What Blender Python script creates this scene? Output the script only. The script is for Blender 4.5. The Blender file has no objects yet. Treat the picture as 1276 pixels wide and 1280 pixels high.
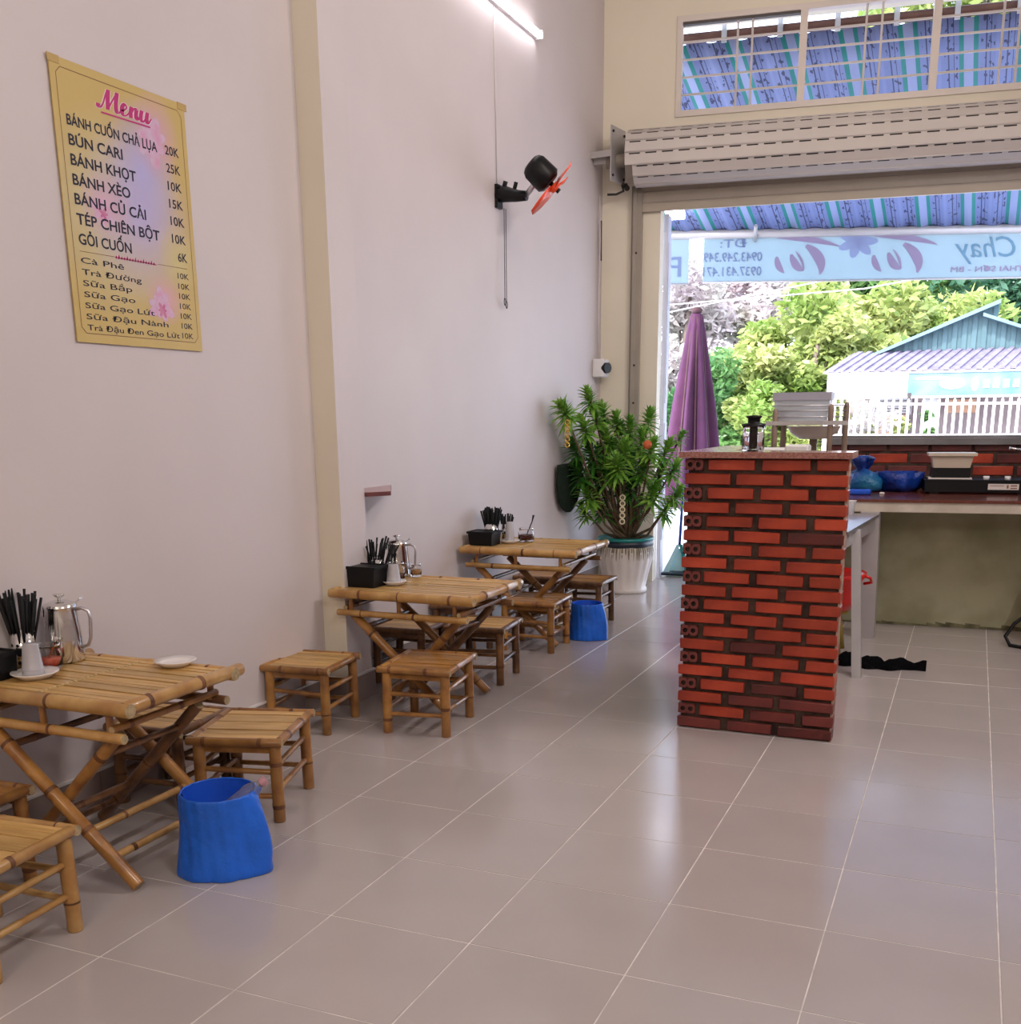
import bpy, bmesh, math, random
from mathutils import Vector, Matrix
PI = math.pi
scene = bpy.context.scene
COL = scene.collection

# ------------------------------------------------------------------ camera
YAW, PIT, ROL = -0.40862, 0.24612, -0.00949
CAM = Vector((1.83738, -2.52305, 1.26133))
def cam_axes():
    cy, sy, cp, sp = math.cos(YAW), math.sin(YAW), math.cos(PIT), math.sin(PIT)
    f = Vector((sy*cp, cy*cp, -sp)); r = Vector((cy, -sy, 0)); u = r.cross(f)
    c, s = math.cos(ROL), math.sin(ROL)
    return c*r+s*u, -s*r+c*u, f
R_, U_, F_ = cam_axes()
cd = bpy.data.cameras.new('camera'); cam = bpy.data.objects.new('camera', cd); COL.objects.link(cam)
cam.matrix_world = Matrix(((R_.x, U_.x, -F_.x, CAM.x), (R_.y, U_.y, -F_.y, CAM.y), (R_.z, U_.z, -F_.z, CAM.z), (0, 0, 0, 1)))
cd.sensor_fit = 'HORIZONTAL'; cd.sensor_width = 36.0; cd.lens = 1313.77/1276*36.0
cd.shift_y = (850.5-640)/1276; cd.clip_start = 0.02; cd.clip_end = 300
scene.camera = cam

# ------------------------------------------------------------------ view, sky, sun, added fill lights
scene.view_settings.view_transform = 'Standard'; scene.view_settings.look = 'None'
scene.view_settings.gamma = 1.0; scene.view_settings.use_curve_mapping = False
scene.view_settings.exposure = 0.0
w = bpy.data.worlds.new('sky'); scene.world = w; w.use_nodes = True
nt = w.node_tree; nt.nodes.clear()
out = nt.nodes.new('ShaderNodeOutputWorld'); bg = nt.nodes.new('ShaderNodeBackground')
sky = nt.nodes.new('ShaderNodeTexSky'); sky.sky_type = 'NISHITA'; sky.sun_disc = False
sky.sun_elevation = math.radians(48); sky.sun_rotation = math.radians(200); sky.air_density = 1.0; sky.dust_density = 2.5
mixw = nt.nodes.new('ShaderNodeMix'); mixw.data_type = 'RGBA'; mixw.inputs['Factor'].default_value = 0.45
mixw.inputs[7].default_value = (7.4, 8.0, 9.6, 1)
nt.links.new(sky.outputs[0], mixw.inputs[6]); nt.links.new(mixw.outputs[2], bg.inputs[0]); nt.links.new(bg.outputs[0], out.inputs[0])
bg.inputs[1].default_value = 0.85
sd = bpy.data.lights.new('sun', 'SUN'); sd.energy = 5.0; sd.angle = 0.01; sd.color = (1, .95, .86)
so = bpy.data.objects.new('sun', sd); COL.objects.link(so)
so.rotation_euler = Vector((0.30, 0.75, -0.85)).to_track_quat('-Z', 'Y').to_euler()
def area(name, loc, target, sx, sy, power, col):
    l = bpy.data.lights.new(name, 'AREA'); l.shape = 'RECTANGLE'; l.size = sx; l.size_y = sy; l.energy = power; l.color = col
    o = bpy.data.objects.new(name, l); COL.objects.link(o); o.location = loc
    o.rotation_euler = (Vector(target)-Vector(loc)).to_track_quat('-Z', 'Y').to_euler(); return o
COOL = (1.0, .95, .95); WARM = (1.0, .86, .70)
area('cool_fill_right', (3.12, 1.6, 3.5), (-.8, 1.6, .6), 1.2, .06, 48, COOL)  # unseen cool fill light added to brighten the left wall
area('cool_fill_right_rear', (3.12, -1.8, 3.5), (-.8, -1.0, .8), 1.2, .06, 40, COOL)  # second unseen cool fill, added for the near part of the room
area('warm_fill_rear', (1.2, -4.3, 3.2), (1.0, 3, 1.6), 1.8, .5, 40, WARM)  # unseen fill added to warm the faces turned to the rear
area('warm_fill_front_wall', (1.7, 1.9, 4.2), (1.0, 5.3, 2.4), 1.2, .06, 26, WARM)  # unseen warm fill added to lift the front wall alone

# ------------------------------------------------------------------ materials
def mat(name, col, rough=.5, metal=0., var=0., scale=8., bump=0., bscale=40., rnd=0., col2=None, stretch=None, spec=.5, trans=0., alpha=1., ior=1.45, coat=0., dist=.002, emis=None, es=0., ttype='noise'):
    m = bpy.data.materials.new(name); m.use_nodes = True; t = m.node_tree; b = t.nodes['Principled BSDF']
    L = t.links.new
    b.inputs['Roughness'].default_value = rough; b.inputs['Metallic'].default_value = metal
    b.inputs['Specular IOR Level'].default_value = spec; b.inputs['IOR'].default_value = ior
    b.inputs['Transmission Weight'].default_value = trans; b.inputs['Alpha'].default_value = alpha
    b.inputs['Coat Weight'].default_value = coat; b.inputs['Coat Roughness'].default_value = .08
    if emis: b.inputs['Emission Color'].default_value = (*emis, 1); b.inputs['Emission Strength'].default_value = es
    tc = t.nodes.new('ShaderNodeTexCoord'); src = tc.outputs['Object']
    if stretch:
        mp = t.nodes.new('ShaderNodeMapping'); mp.inputs['Scale'].default_value = stretch; L(src, mp.inputs[0]); src = mp.outputs[0]
    cur = None
    n = t.nodes.new('ShaderNodeTexNoise'); n.inputs['Scale'].default_value = scale; n.inputs['Detail'].default_value = 4; L(src, n.inputs['Vector'])
    r = t.nodes.new('ShaderNodeValToRGB')
    c2 = col2 if col2 else tuple(max(0, c*(1-var)) for c in col)
    r.color_ramp.elements[0].position = .35; r.color_ramp.elements[1].position = .65
    r.color_ramp.elements[0].color = (*c2, 1); r.color_ramp.elements[1].color = (*col, 1)
    L(n.outputs['Fac'], r.inputs[0]); cur = r.outputs[0]
    if rnd:
        oi = t.nodes.new('ShaderNodeObjectInfo'); h = t.nodes.new('ShaderNodeHueSaturation')
        mr = t.nodes.new('ShaderNodeMapRange'); mr.inputs[3].default_value = 1-rnd; mr.inputs[4].default_value = 1+rnd
        L(oi.outputs['Random'], mr.inputs[0]); L(mr.outputs[0], h.inputs['Value']); L(cur, h.inputs['Color']); cur = h.outputs[0]
    L(cur, b.inputs['Base Color'])
    if bump:
        n2 = t.nodes.new('ShaderNodeTexNoise'); n2.inputs['Scale'].default_value = bscale; n2.inputs['Detail'].default_value = 5; L(src, n2.inputs['Vector'])
        bp = t.nodes.new('ShaderNodeBump'); bp.inputs['Strength'].default_value = bump; bp.inputs['Distance'].default_value = dist
        L(n2.outputs['Fac'], bp.inputs['Height']); L(bp.outputs[0], b.inputs['Normal'])
    return m
M = {}
M['wall'] = mat('wall_paint', (.66, .59, .585), .55, var=.05, scale=1.5, bump=.15, bscale=90)
M['cream'] = mat('cream_paint_warm_light', (.80, .73, .60), .5, var=.05, scale=1.5, bump=.12, bscale=80)  # front wall paint, also warm light painted on the pillar's near face
M['ceil'] = mat('ceiling_paint', (.75, .73, .70), .7)
M['tile'] = mat('floor_tile_glaze', (.47, .415, .40), .17, var=.05, scale=3., rnd=.015, spec=.8)
M['grout'] = mat('tile_grout', (.80, .74, .70), .8, var=.3, scale=12)
M['base'] = mat('baseboard_tile', (.30, .235, .215), .22, var=.08, scale=5)
M['basecap'] = mat('baseboard_cap', (.78, .74, .72), .4)
M['bamboo'] = mat('bamboo_skin', (.42, .205, .055), .30, scale=13, col2=(.23, .095, .028), rnd=.22, bump=.1, bscale=60, coat=.25)
M['bambood'] = mat('bamboo_skin_dark', (.24, .11, .04), .32, scale=13, col2=(.10, .045, .02), rnd=.22, bump=.1, bscale=60, coat=.2)
M['bamboog'] = mat('bamboo_skin_pale', (.56, .34, .12), .28, scale=12, col2=(.38, .19, .055), rnd=.15, bump=.1, bscale=60, coat=.3)
M['node'] = mat('bamboo_node', (.20, .08, .03), .45, var=.5, scale=20)
M['cut'] = mat('bamboo_cut_end', (.48, .36, .20), .8, var=.4, scale=60)
M['slat'] = mat('bamboo_slat', (.62, .39, .145), .36, scale=5, col2=(.46, .26, .08), rnd=.20, stretch=(1.2, 14, 1), bump=.2, bscale=25)
M['slatd'] = mat('bamboo_slat_brown', (.48, .24, .06), .33, scale=5, col2=(.33, .145, .035), rnd=.20, stretch=(1.2, 14, 1), bump=.2, bscale=25)
M['stitch'] = mat('slat_stitching', (.66, .50, .25), .6, var=.2, scale=60)
M['underside'] = mat('dark_backing', (.09, .05, .025), .8)
M['steel'] = mat('polished_steel', (.72, .71, .70), .13, metal=1.)
M['steelb'] = mat('brushed_steel', (.58, .56, .60), .34, metal=.9, var=.08, scale=4)
M['steelw'] = mat('white_grey_metal', (.50, .47, .47), .4, metal=.3, var=.12, scale=5)
M['black'] = mat('black_plastic', (.006, .006, .007), .4, spec=.3)
M['blackm'] = mat('black_matte', (.007, .007, .008), .6, spec=.3)
M['white'] = mat('white_plastic', (.80, .78, .78), .35)
M['cup'] = mat('white_cup_plastic', (.84, .81, .84), .25, trans=.6)
M['china'] = mat('white_china', (.80, .755, .74), .18, spec=.6)
M['glass'] = mat('clear_glass', (.97, .97, .97), .03, trans=1., ior=1.3)
M['chili'] = mat('red_chili_sauce', (.62, .05, .03), .25, col2=(.75, .16, .08), scale=50)
M['sauce'] = mat('dark_red_sauce', (.09, .012, .01), .15)
M['orange_s'] = mat('amber_sauce', (.55, .30, .12), .25)
M['bag'] = mat('blue_bin_bag', (.015, .15, .78), .38, var=.25, scale=6, bump=.9, bscale=9, dist=.02)
M['bagin'] = mat('blue_bin_bag_inside', (.012, .09, .60), .45, bump=.5, bscale=14, dist=.006)
M['bottle'] = mat('clear_bottle', (.75, .78, .9), .08, trans=.85, ior=1.2)
M['cap'] = mat('pinkish_cap', (.45, .22, .25), .4)
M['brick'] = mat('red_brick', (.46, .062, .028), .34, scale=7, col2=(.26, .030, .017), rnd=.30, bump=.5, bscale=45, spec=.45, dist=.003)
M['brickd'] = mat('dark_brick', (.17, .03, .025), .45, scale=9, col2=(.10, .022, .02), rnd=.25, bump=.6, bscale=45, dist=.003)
M['brickend'] = mat('brick_end', (.24, .05, .04), .55, scale=14, col2=(.13, .03, .028), bump=.6, bscale=60)
M['hole'] = mat('brick_hole', (.012, .006, .006), .9)
M['mortar'] = mat('mortar', (.085, .05, .036), .85, scale=14, col2=(.03, .014, .011), bump=.9, bscale=50, dist=.005)
M['mortarw'] = mat('pale_mortar', (.50, .36, .28), .8, scale=40, col2=(.28, .13, .09), bump=1., bscale=60, dist=.004)
M['granite'] = mat('red_granite', (.42, .20, .17), .16, scale=120, col2=(.27, .10, .08), spec=.7)
M['graniteb'] = mat('brown_granite', (.17, .05, .035), .2, scale=120, col2=(.10, .028, .02))
M['greenwall'] = mat('stained_green_plaster', (.44, .42, .27), .75, scale=3.2, col2=(.28, .265, .15), bump=.4, bscale=20)
M['base_strip'] = mat('dark_olive_mottle', (.10, .09, .05), .9, scale=14, col2=(.24, .22, .12))
M['beam'] = mat('worn_white_paint', (.62, .55, .47), .5, scale=8, col2=(.50, .43, .35))
M['sill'] = mat('grey_cement_sill', (.24, .23, .24), .7, scale=6, col2=(.17, .165, .165))
M['rail'] = mat('shutter_rail_metal', (.36, .315, .265), .45, metal=.15, var=.12, scale=5)
M['shutter'] = mat('shutter_paint', (.62, .565, .53), .38, var=.05, scale=4)
M['shutterc'] = mat('shutter_curtain_paint', (.42, .36, .29), .4, var=.08, scale=4)
M['slot'] = mat('dark_slot', (.03, .026, .024), .8)
M['frame'] = mat('white_window_paint', (.74, .66, .61), .45, var=.06, scale=4)
M['barm'] = mat('window_bar_paint', (.62, .57, .55), .45, var=.06, scale=4)
M['gap'] = mat('window_track_dark', (.10, .085, .08), .6)
M['purple'] = mat('purple_canvas', (.105, .028, .09), .75, var=.25, scale=5, bump=.3, bscale=30)
M['purpled'] = mat('brown_purple_canvas', (.12, .06, .075), .8, var=.25, scale=5)
M['teal'] = mat('teal_plastic', (.01, .20, .19), .3)
M['dteal'] = mat('dark_navy_plastic', (.012, .02, .035), .35)
M['pot'] = mat('white_glazed_pot', (.72, .66, .63), .28, scale=3, col2=(.62, .56, .52))
M['moss'] = mat('pot_stain', (.16, .13, .08), .8, scale=30, col2=(.34, .29, .21))
M['soil'] = mat('soil', (.05, .035, .025), .9, bump=.8)
M['stem'] = mat('plant_stem', (.17, .10, .06), .7, scale=30, col2=(.10, .07, .035), bump=.5)
M['gold'] = mat('gold_foil', (.75, .50, .12), .25, metal=.8)
M['pearl'] = mat('pale_bead', (.75, .66, .45), .3)
M['ember'] = mat('orange_red_ornament', (.62, .13, .04), .4)
M['darkgreen'] = mat('shaded_leaf_green', (.006, .018, .008), .9, var=.4, scale=20)  # near-black green, shade among leaves put into the colour
M['cable'] = mat('dark_cable', (.05, .045, .04), .5)
M['conduit'] = mat('white_cable', (.62, .58, .58), .5)
M['orange'] = mat('orange_blade', (.95, .10, .03), .3)
M['tube'] = mat('lit_tube', (1, 1, 1), .4, emis=(1, .95, 1), es=16.)
M['shelf'] = mat('dark_red_shelf', (.16, .055, .055), .4, var=.2, scale=9)
M['shelft'] = mat('shelf_top_laminate', (.46, .30, .30), .35)
M['redp'] = mat('red_plastic', (.70, .02, .015), .3)
M['yelp'] = mat('mustard_plastic', (.30, .22, .03), .5)
M['cloth'] = mat('black_cloth', (.003, .003, .004), .9, spec=.1, bump=1., bscale=25, dist=.01)
M['bluep'] = mat('blue_plastic_bag', (.01, .06, .40), .22, scale=9, col2=(.008, .03, .22), bump=1., bscale=14, dist=.03, trans=.15)
M['tealp'] = mat('teal_blue_bag', (.02, .20, .38), .2, scale=5, col2=(.015, .06, .36), bump=1., bscale=14, dist=.03, trans=.15)
M['yellowish'] = mat('yellow_food', (.55, .40, .10), .6, scale=60, col2=(.40, .25, .05), bump=.6)
M['lav'] = mat('lavender_film', (.34, .32, .62), .25, var=.15, scale=8)
M['tray'] = mat('cream_plastic', (.60, .50, .40), .35)
M['label'] = mat('paper_label', (.72, .66, .62), .5)
M['labeld'] = mat('label_print', (.30, .12, .08), .5)
M['cleart'] = mat('translucent_plastic', (.66, .67, .74), .3, trans=.35, var=.1, scale=10)
M['lid'] = mat('grey_plastic_lid', (.36, .35, .42), .4)
M['wood'] = mat('brown_post', (.28, .20, .15), .5, var=.3, scale=8)
M['mop'] = mat('pale_aqua_plastic', (.42, .66, .70), .35)
M['road'] = mat('street_concrete', (.50, .49, .50), .85, scale=2, col2=(.42, .41, .43))
M['trunk'] = mat('tree_bark', (.16, .12, .10), .85, bump=.6)
M['tealwall'] = mat('teal_corrugated', (.085, .155, .175), .6, scale=2, col2=(.06, .12, .14))
M['tealtrim'] = mat('teal_roof_trim', (.14, .23, .27), .45)
M['lavroof'] = mat('lavender_corrugated', (.20, .18, .255), .6, scale=5, col2=(.13, .115, .17))
M['signw'] = mat('white_sign', (.85, .86, .86), .5)
M['signt'] = mat('teal_sign', (.08, .20, .235), .6, scale=2.5, col2=(.17, .25, .28))
M['fence'] = mat('white_fence_paint', (.86, .78, .80), .5)
M['porch'] = mat('porch_wall_mauve', (.30, .25, .27), .8, scale=1.5, col2=(.42, .34, .33))  # mottled mauve-grey wall behind the porch
M['louvre'] = mat('window_louvre', (.72, .70, .75), .5)
M['orangec'] = mat('peach_cloth', (.72, .42, .28), .8)
M['darkpost'] = mat('dark_post', (.06, .05, .05), .7)

def leafmat(name, c1, c2, scale=2.5, tr=.35):
    m = bpy.data.materials.new(name); m.use_nodes = True; t = m.node_tree; b = t.nodes['Principled BSDF']; L = t.links.new
    tc = t.nodes.new('ShaderNodeTexCoord'); n = t.nodes.new('ShaderNodeTexNoise'); n.inputs['Scale'].default_value = scale; n.inputs['Detail'].default_value = 3
    L(tc.outputs['Object'], n.inputs['Vector'])
    r = t.nodes.new('ShaderNodeValToRGB'); r.color_ramp.elements[0].position = .35; r.color_ramp.elements[1].position = .65
    r.color_ramp.elements[0].color = (*c1, 1); r.color_ramp.elements[1].color = (*c2, 1); L(n.outputs['Fac'], r.inputs[0])
    L(r.outputs[0], b.inputs['Base Color']); b.inputs['Roughness'].default_value = .4
    if tr:
        tl = t.nodes.new('ShaderNodeBsdfTranslucent'); L(r.outputs[0], tl.inputs[0]); mx = t.nodes.new('ShaderNodeMixShader'); mx.inputs[0].default_value = tr
        L(b.outputs[0], mx.inputs[1]); L(tl.outputs[0], mx.inputs[2]); L(mx.outputs[0], t.nodes['Material Output'].inputs[0])
    return m
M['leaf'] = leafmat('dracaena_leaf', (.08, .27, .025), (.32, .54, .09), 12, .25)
M['leafd'] = leafmat('dracaena_leaf_shaded', (.025, .12, .015), (.08, .26, .035), 10, .15)  # darker leaf copy, painting the shade inside the plant
M['fol_y'] = leafmat('yellow_green_foliage', (.20, .32, .06), (.48, .50, .19), .8)
M['fol_g'] = leafmat('mid_green_foliage', (.06, .19, .06), (.20, .34, .10), .8)
M['fol_d'] = leafmat('dark_green_foliage', (.03, .10, .055), (.08, .20, .11), .8)
M['fol_p'] = leafmat('pale_dry_foliage', (.40, .40, .33), (.74, .64, .68), .8)

def awning_mat():
    m = bpy.data.materials.new('bamboo_print_tarpaulin'); m.use_nodes = True; t = m.node_tree; b = t.nodes['Principled BSDF']; L = t.links.new
    tc = t.nodes.new('ShaderNodeTexCoord'); sx = t.nodes.new('ShaderNodeSeparateXYZ'); L(tc.outputs['UV'], sx.inputs[0])
    def math_(op, a, bb=None, v=None):
        n = t.nodes.new('ShaderNodeMath'); n.operation = op
        if hasattr(a, 'default_value') or True: L(a, n.inputs[0])
        if bb is not None: L(bb, n.inputs[1])
        if v is not None: n.inputs[1].default_value = v
        return n.outputs[0]
    u = sx.outputs[0]; v = sx.outputs[1]
    ph = math_('FRACT', math_('MULTIPLY', u, v=1/.42))
    def ramp(src, pts):
        r = t.nodes.new('ShaderNodeValToRGB'); r.color_ramp.interpolation = 'CONSTANT'
        e = r.color_ramp.elements
        e[0].position = pts[0][0]; e[0].color = (*pts[0][1], 1); e[1].position = pts[1][0]; e[1].color = (*pts[1][1], 1)
        for p, c in pts[2:]:
            x = e.new(p); x.color = (*c, 1)
        L(src, r.inputs[0]); return r.outputs[0]
    B1 = (.19, .24, .46); B2 = (.30, .35, .56); T = (.02, .24, .23)
    base = ramp(ph, [(0, T), (.08, B2), (.24, T), (.32, B1), (.62, (.22, .27, .50)), (.68, B1)])
    # bamboo stalks: thin dark lines in the wide bands with leaf sprays at nodes
    ph2 = ramp(ph, [(0, (0, 0, 0)), (.44, (1, 1, 1)), (.462, (0, 0, 0)), (.52, (1, 1, 1)), (.535, (0, 0, 0)), (.80, (1, 1, 1)), (.822, (0, 0, 0)), (.9, (1, 1, 1)), (.912, (0, 0, 0))])
    cmb = t.nodes.new('ShaderNodeCombineXYZ'); L(math_('MULTIPLY', u, v=26.), cmb.inputs[0]); L(math_('MULTIPLY', v, v=11.), cmb.inputs[1])
    vo = t.nodes.new('ShaderNodeTexNoise'); vo.inputs['Scale'].default_value = 1.2; vo.inputs['Detail'].default_value = 2; L(cmb.outputs[0], vo.inputs['Vector'])
    spr = ramp(vo.outputs['Fac'], [(0, (0, 0, 0)), (.60, (1, 1, 1))])
    band = ramp(ph, [(0, (0, 0, 0)), (.36, (1, 1, 1)), (.60, (0, 0, 0)), (.72, (1, 1, 1)), (.97, (0, 0, 0))])
    ink = math_('MAXIMUM', ph2, math_('MULTIPLY', spr, band))
    mx = t.nodes.new('ShaderNodeMix'); mx.data_type = 'RGBA'; L(ink, mx.inputs['Factor']); L(base, mx.inputs[6]); mx.inputs[7].default_value = (.05, .06, .14, 1)
    L(mx.outputs[2], b.inputs['Base Color']); b.inputs['Roughness'].default_value = .6
    tl = t.nodes.new('ShaderNodeBsdfTranslucent'); L(mx.outputs[2], tl.inputs[0]); ms = t.nodes.new('ShaderNodeMixShader'); ms.inputs[0].default_value = .22
    L(b.outputs[0], ms.inputs[1]); L(tl.outputs[0], ms.inputs[2]); L(ms.outputs[0], t.nodes['Material Output'].inputs[0])
    return m
M['awning'] = awning_mat()
def transl(name, col, tr=.55, rough=.5):
    m = bpy.data.materials.new(name); m.use_nodes = True; t = m.node_tree; b = t.nodes['Principled BSDF']; b.inputs['Base Color'].default_value = (*col, 1); b.inputs['Roughness'].default_value = rough
    n = t.nodes.new('ShaderNodeTexNoise'); n.inputs['Scale'].default_value = 3
    tc = t.nodes.new('ShaderNodeTexCoord'); t.links.new(tc.outputs['Object'], n.inputs['Vector'])
    r = t.nodes.new('ShaderNodeValToRGB'); r.color_ramp.elements[0].color = (*[c*.88 for c in col], 1); r.color_ramp.elements[1].color = (*col, 1)
    t.links.new(n.outputs['Fac'], r.inputs[0]); t.links.new(r.outputs[0], b.inputs['Base Color'])
    tl = t.nodes.new('ShaderNodeBsdfTranslucent'); t.links.new(r.outputs[0], tl.inputs[0]); ms = t.nodes.new('ShaderNodeMixShader'); ms.inputs[0].default_value = tr
    t.links.new(b.outputs[0], ms.inputs[1]); t.links.new(tl.outputs[0], ms.inputs[2]); t.links.new(ms.outputs[0], t.nodes['Material Output'].inputs[0])
    return m
M['banner'] = transl('banner_vinyl', (.50, .61, .66))
M['ban_pink'] = transl('banner_pink_print', (.58, .46, .64))
M['ban_blue'] = transl('banner_blue_print', (.36, .45, .68))
M['ban_cyan'] = transl('banner_cyan_print', (.30, .53, .68))
M['ban_lav'] = transl('banner_lavender_print', (.46, .50, .72))

def menu_mat():
    m = bpy.data.materials.new('menu_print'); m.use_nodes = True; t = m.node_tree; b = t.nodes['Principled BSDF']; L = t.links.new
    tc = t.nodes.new('ShaderNodeTexCoord')
    def blob(c, rad, sy=1., soft=.0):
        mp = t.nodes.new('ShaderNodeMapping'); mp.vector_type = 'POINT'
        mp.inputs['Scale'].default_value = (0, 1/rad, 1/(rad*sy)); mp.inputs['Location'].default_value = (0, -c[0]/rad, -c[1]/(rad*sy))
        L(tc.outputs['Object'], mp.inputs[0])
        g = t.nodes.new('ShaderNodeTexGradient'); g.gradient_type = 'SPHERICAL'; L(mp.outputs[0], g.inputs[0]); return g.outputs['Fac']
    cur = None
    def mix(fac, prev, col):
        mx = t.nodes.new('ShaderNodeMix'); mx.data_type = 'RGBA'; L(fac, mx.inputs['Factor'])
        if isinstance(prev, tuple): mx.inputs[6].default_value = (*prev, 1)
        else: L(prev, mx.inputs[6])
        mx.inputs[7].default_value = (*col, 1); return mx.outputs[2]
    cur = mix(blob((.20, .40), .30, 1.1), (.58, .42, .135), (.60, .54, .36))
    cur = mix(blob((.33, .42), .26, 1.1), cur, (.50, .42, .66))
    cur = mix(blob((.36, .55), .16, 1.5), cur, (.46, .42, .72))
    cur = mix(blob((.44, .68), .12, 1.2), cur, (.66, .36, .50))
    cur = mix(blob((.18, .42), .12, .9), cur, (.66, .40, .52))
    cur = mix(blob((.42, .16), .10, .9), cur, (.70, .36, .46))
    cur = mix(blob((.50, .30), .10, 1.2), cur, (.62, .52, .22))
    L(cur, b.inputs['Base Color']); b.inputs['Roughness'].default_value = .45
    return m
M['menu'] = menu_mat()
M['menuedge'] = mat('menu_edge', (.50, .33, .11), .5)
M['ink'] = mat('menu_dark_ink', (.012, .010, .03), .5)
M['inkm'] = mat('menu_magenta_ink', (.50, .02, .17), .5)
M['inkw'] = mat('menu_white_outline', (.85, .72, .72), .5)
M['inkb'] = mat('menu_brown_line', (.22, .10, .04), .5)
M['petal'] = mat('menu_petal_print', (.66, .34, .50), .5, col2=(.62, .46, .60), scale=30)
M['petal2'] = mat('menu_petal_deep_print', (.55, .14, .30), .5, col2=(.62, .25, .38), scale=30)

# ------------------------------------------------------------------ builders
class MB:
    def __init__(s): s.v = []; s.f = []; s.m = []; s.s = []; s.uv = None
    def quadbox(s, pts, mi=0):
        b = len(s.v); s.v += [Vector(p) for p in pts]
        for q in ((0, 3, 2, 1), (4, 5, 6, 7), (0, 1, 5, 4), (1, 2, 6, 5), (2, 3, 7, 6), (3, 0, 4, 7)):
            s.f.append([b+i for i in q]); s.m.append(mi); s.s.append(False)
        return s
    def box(s, x0, y0, z0, x1, y1, z1, mi=0):
        return s.quadbox([(x0, y0, z0), (x1, y0, z0), (x1, y1, z0), (x0, y1, z0), (x0, y0, z1), (x1, y0, z1), (x1, y1, z1), (x0, y1, z1)], mi)
    def rings(s, rings, mi=0, caps=(True, True), smooth=True, capm=None, closed=True):
        b0 = len(s.v); n = len(rings[0])
        for r in rings: s.v += [Vector(p) for p in r]
        for k in range(len(rings)-1):
            m_ = mi[k] if isinstance(mi, (list, tuple)) else mi
            for i in range(n if closed else n-1):
                a = b0+k*n+i; b = b0+k*n+(i+1) % n
                s.f.append([a, b, b+n, a+n]); s.m.append(m_); s.s.append(smooth)
        cm = capm if capm is not None else (mi[0] if isinstance(mi, (list, tuple)) else mi)
        if caps[0]: s.f.append([b0+i for i in reversed(range(n))]); s.m.append(cm); s.s.append(False)
        if caps[1]: s.f.append([b0+(len(rings)-1)*n+i for i in range(n)]); s.m.append(cm); s.s.append(False)
        return s
    def tube(s, pts, rad, n=10, mi=0, caps=(True, True), capm=None, smooth=True):
        pts = [Vector(p) for p in pts]; rr = rad if isinstance(rad, (list, tuple)) else [rad]*len(pts)
        R = []; prev = None
        for i, p in enumerate(pts):
            d = (pts[min(i+1, len(pts)-1)]-pts[max(i-1, 0)]).normalized()
            if prev is None:
                a = Vector((0, 0, 1)) if abs(d.z) < .9 else Vector((1, 0, 0)); x = d.cross(a).normalized()
            else:
                x = (prev-d*prev.dot(d)).normalized()
            prev = x; y = d.cross(x)
            R.append([p+(x*math.cos(2*PI*k/n)+y*math.sin(2*PI*k/n))*rr[i] for k in range(n)])
        return s.rings(R, mi, caps, smooth, capm)
    def lathe(s, prof, n=24, c=(0, 0, 0), mi=0, caps=(False, False), fn=None, smooth=True, capm=None):
        R = []
        for r, z in prof:
            R.append([(c[0]+math.cos(2*PI*k/n)*r*(fn(2*PI*k/n, z) if fn else 1), c[1]+math.sin(2*PI*k/n)*r*(fn(2*PI*k/n, z) if fn else 1), c[2]+z) for k in range(n)])
        return s.rings(R, mi, caps, smooth, capm)
    def face(s, pts, mi=0, smooth=False):
        b = len(s.v); s.v += [Vector(p) for p in pts]; s.f.append(list(range(b, b+len(pts)))); s.m.append(mi); s.s.append(smooth); return s
    def xf(s, mtx):
        s.v = [mtx @ v for v in s.v]; return s
    def mesh(s, name, mats):
        me = bpy.data.meshes.new(name); me.from_pydata([tuple(v) for v in s.v], [], s.f)
        for m_ in mats: me.materials.append(M[m_] if isinstance(m_, str) else m_)
        me.polygons.foreach_set('material_index', s.m); me.polygons.foreach_set('use_smooth', s.s); me.update(); return me
    def build(s, name, mats, parent=None, **k):
        if isinstance(mats, str): mats = [mats]
        return link(name, s.mesh(name, mats), parent, **k)
def link(name, me, parent=None, loc=None, rot=None, **props):
    o = bpy.data.objects.new(name, me); COL.objects.link(o)
    if parent: o.parent = parent
    if loc is not None: o.location = loc
    if rot is not None: o.rotation_euler = rot
    for k, v in props.items():
        if v is not None: o[k] = v
    return o
def thing(name, label, cat, loc=(0, 0, 0), rz=0, group=None):
    o = bpy.data.objects.new(name, None); COL.objects.link(o); o.location = loc; o.rotation_euler = (0, 0, rz); o.empty_display_size = .05
    o['label'] = label; o['category'] = cat
    if group: o['group'] = group
    return o
def tag(o, label, cat, group=None, kind=None):
    o['label'] = label; o['category'] = cat
    if group: o['group'] = group
    if kind: o['kind'] = kind
    return o
def struct(o): o['kind'] = 'structure'; return o
def smod(o, lv=1):
    m_ = o.modifiers.new('sub', 'SUBSURF'); m_.levels = lv; m_.render_levels = lv; return o
def cbox_mesh(name, sx, sy, sz, bev, mats, jit=0, seed=0):
    bm = bmesh.new(); bmesh.ops.create_cube(bm, size=1)
    for v in bm.verts: v.co = Vector((v.co.x*sx, v.co.y*sy, v.co.z*sz))
    bmesh.ops.bevel(bm, geom=bm.edges[:], offset=bev, segments=1, affect='EDGES')
    if jit:
        rr = random.Random(seed)
        for v in bm.verts: v.co += Vector([rr.uniform(-jit, jit) for _ in range(3)])
    me = bpy.data.meshes.new(name); bm.to_mesh(me); bm.free()
    for m_ in mats: me.materials.append(M[m_])
    return me
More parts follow.
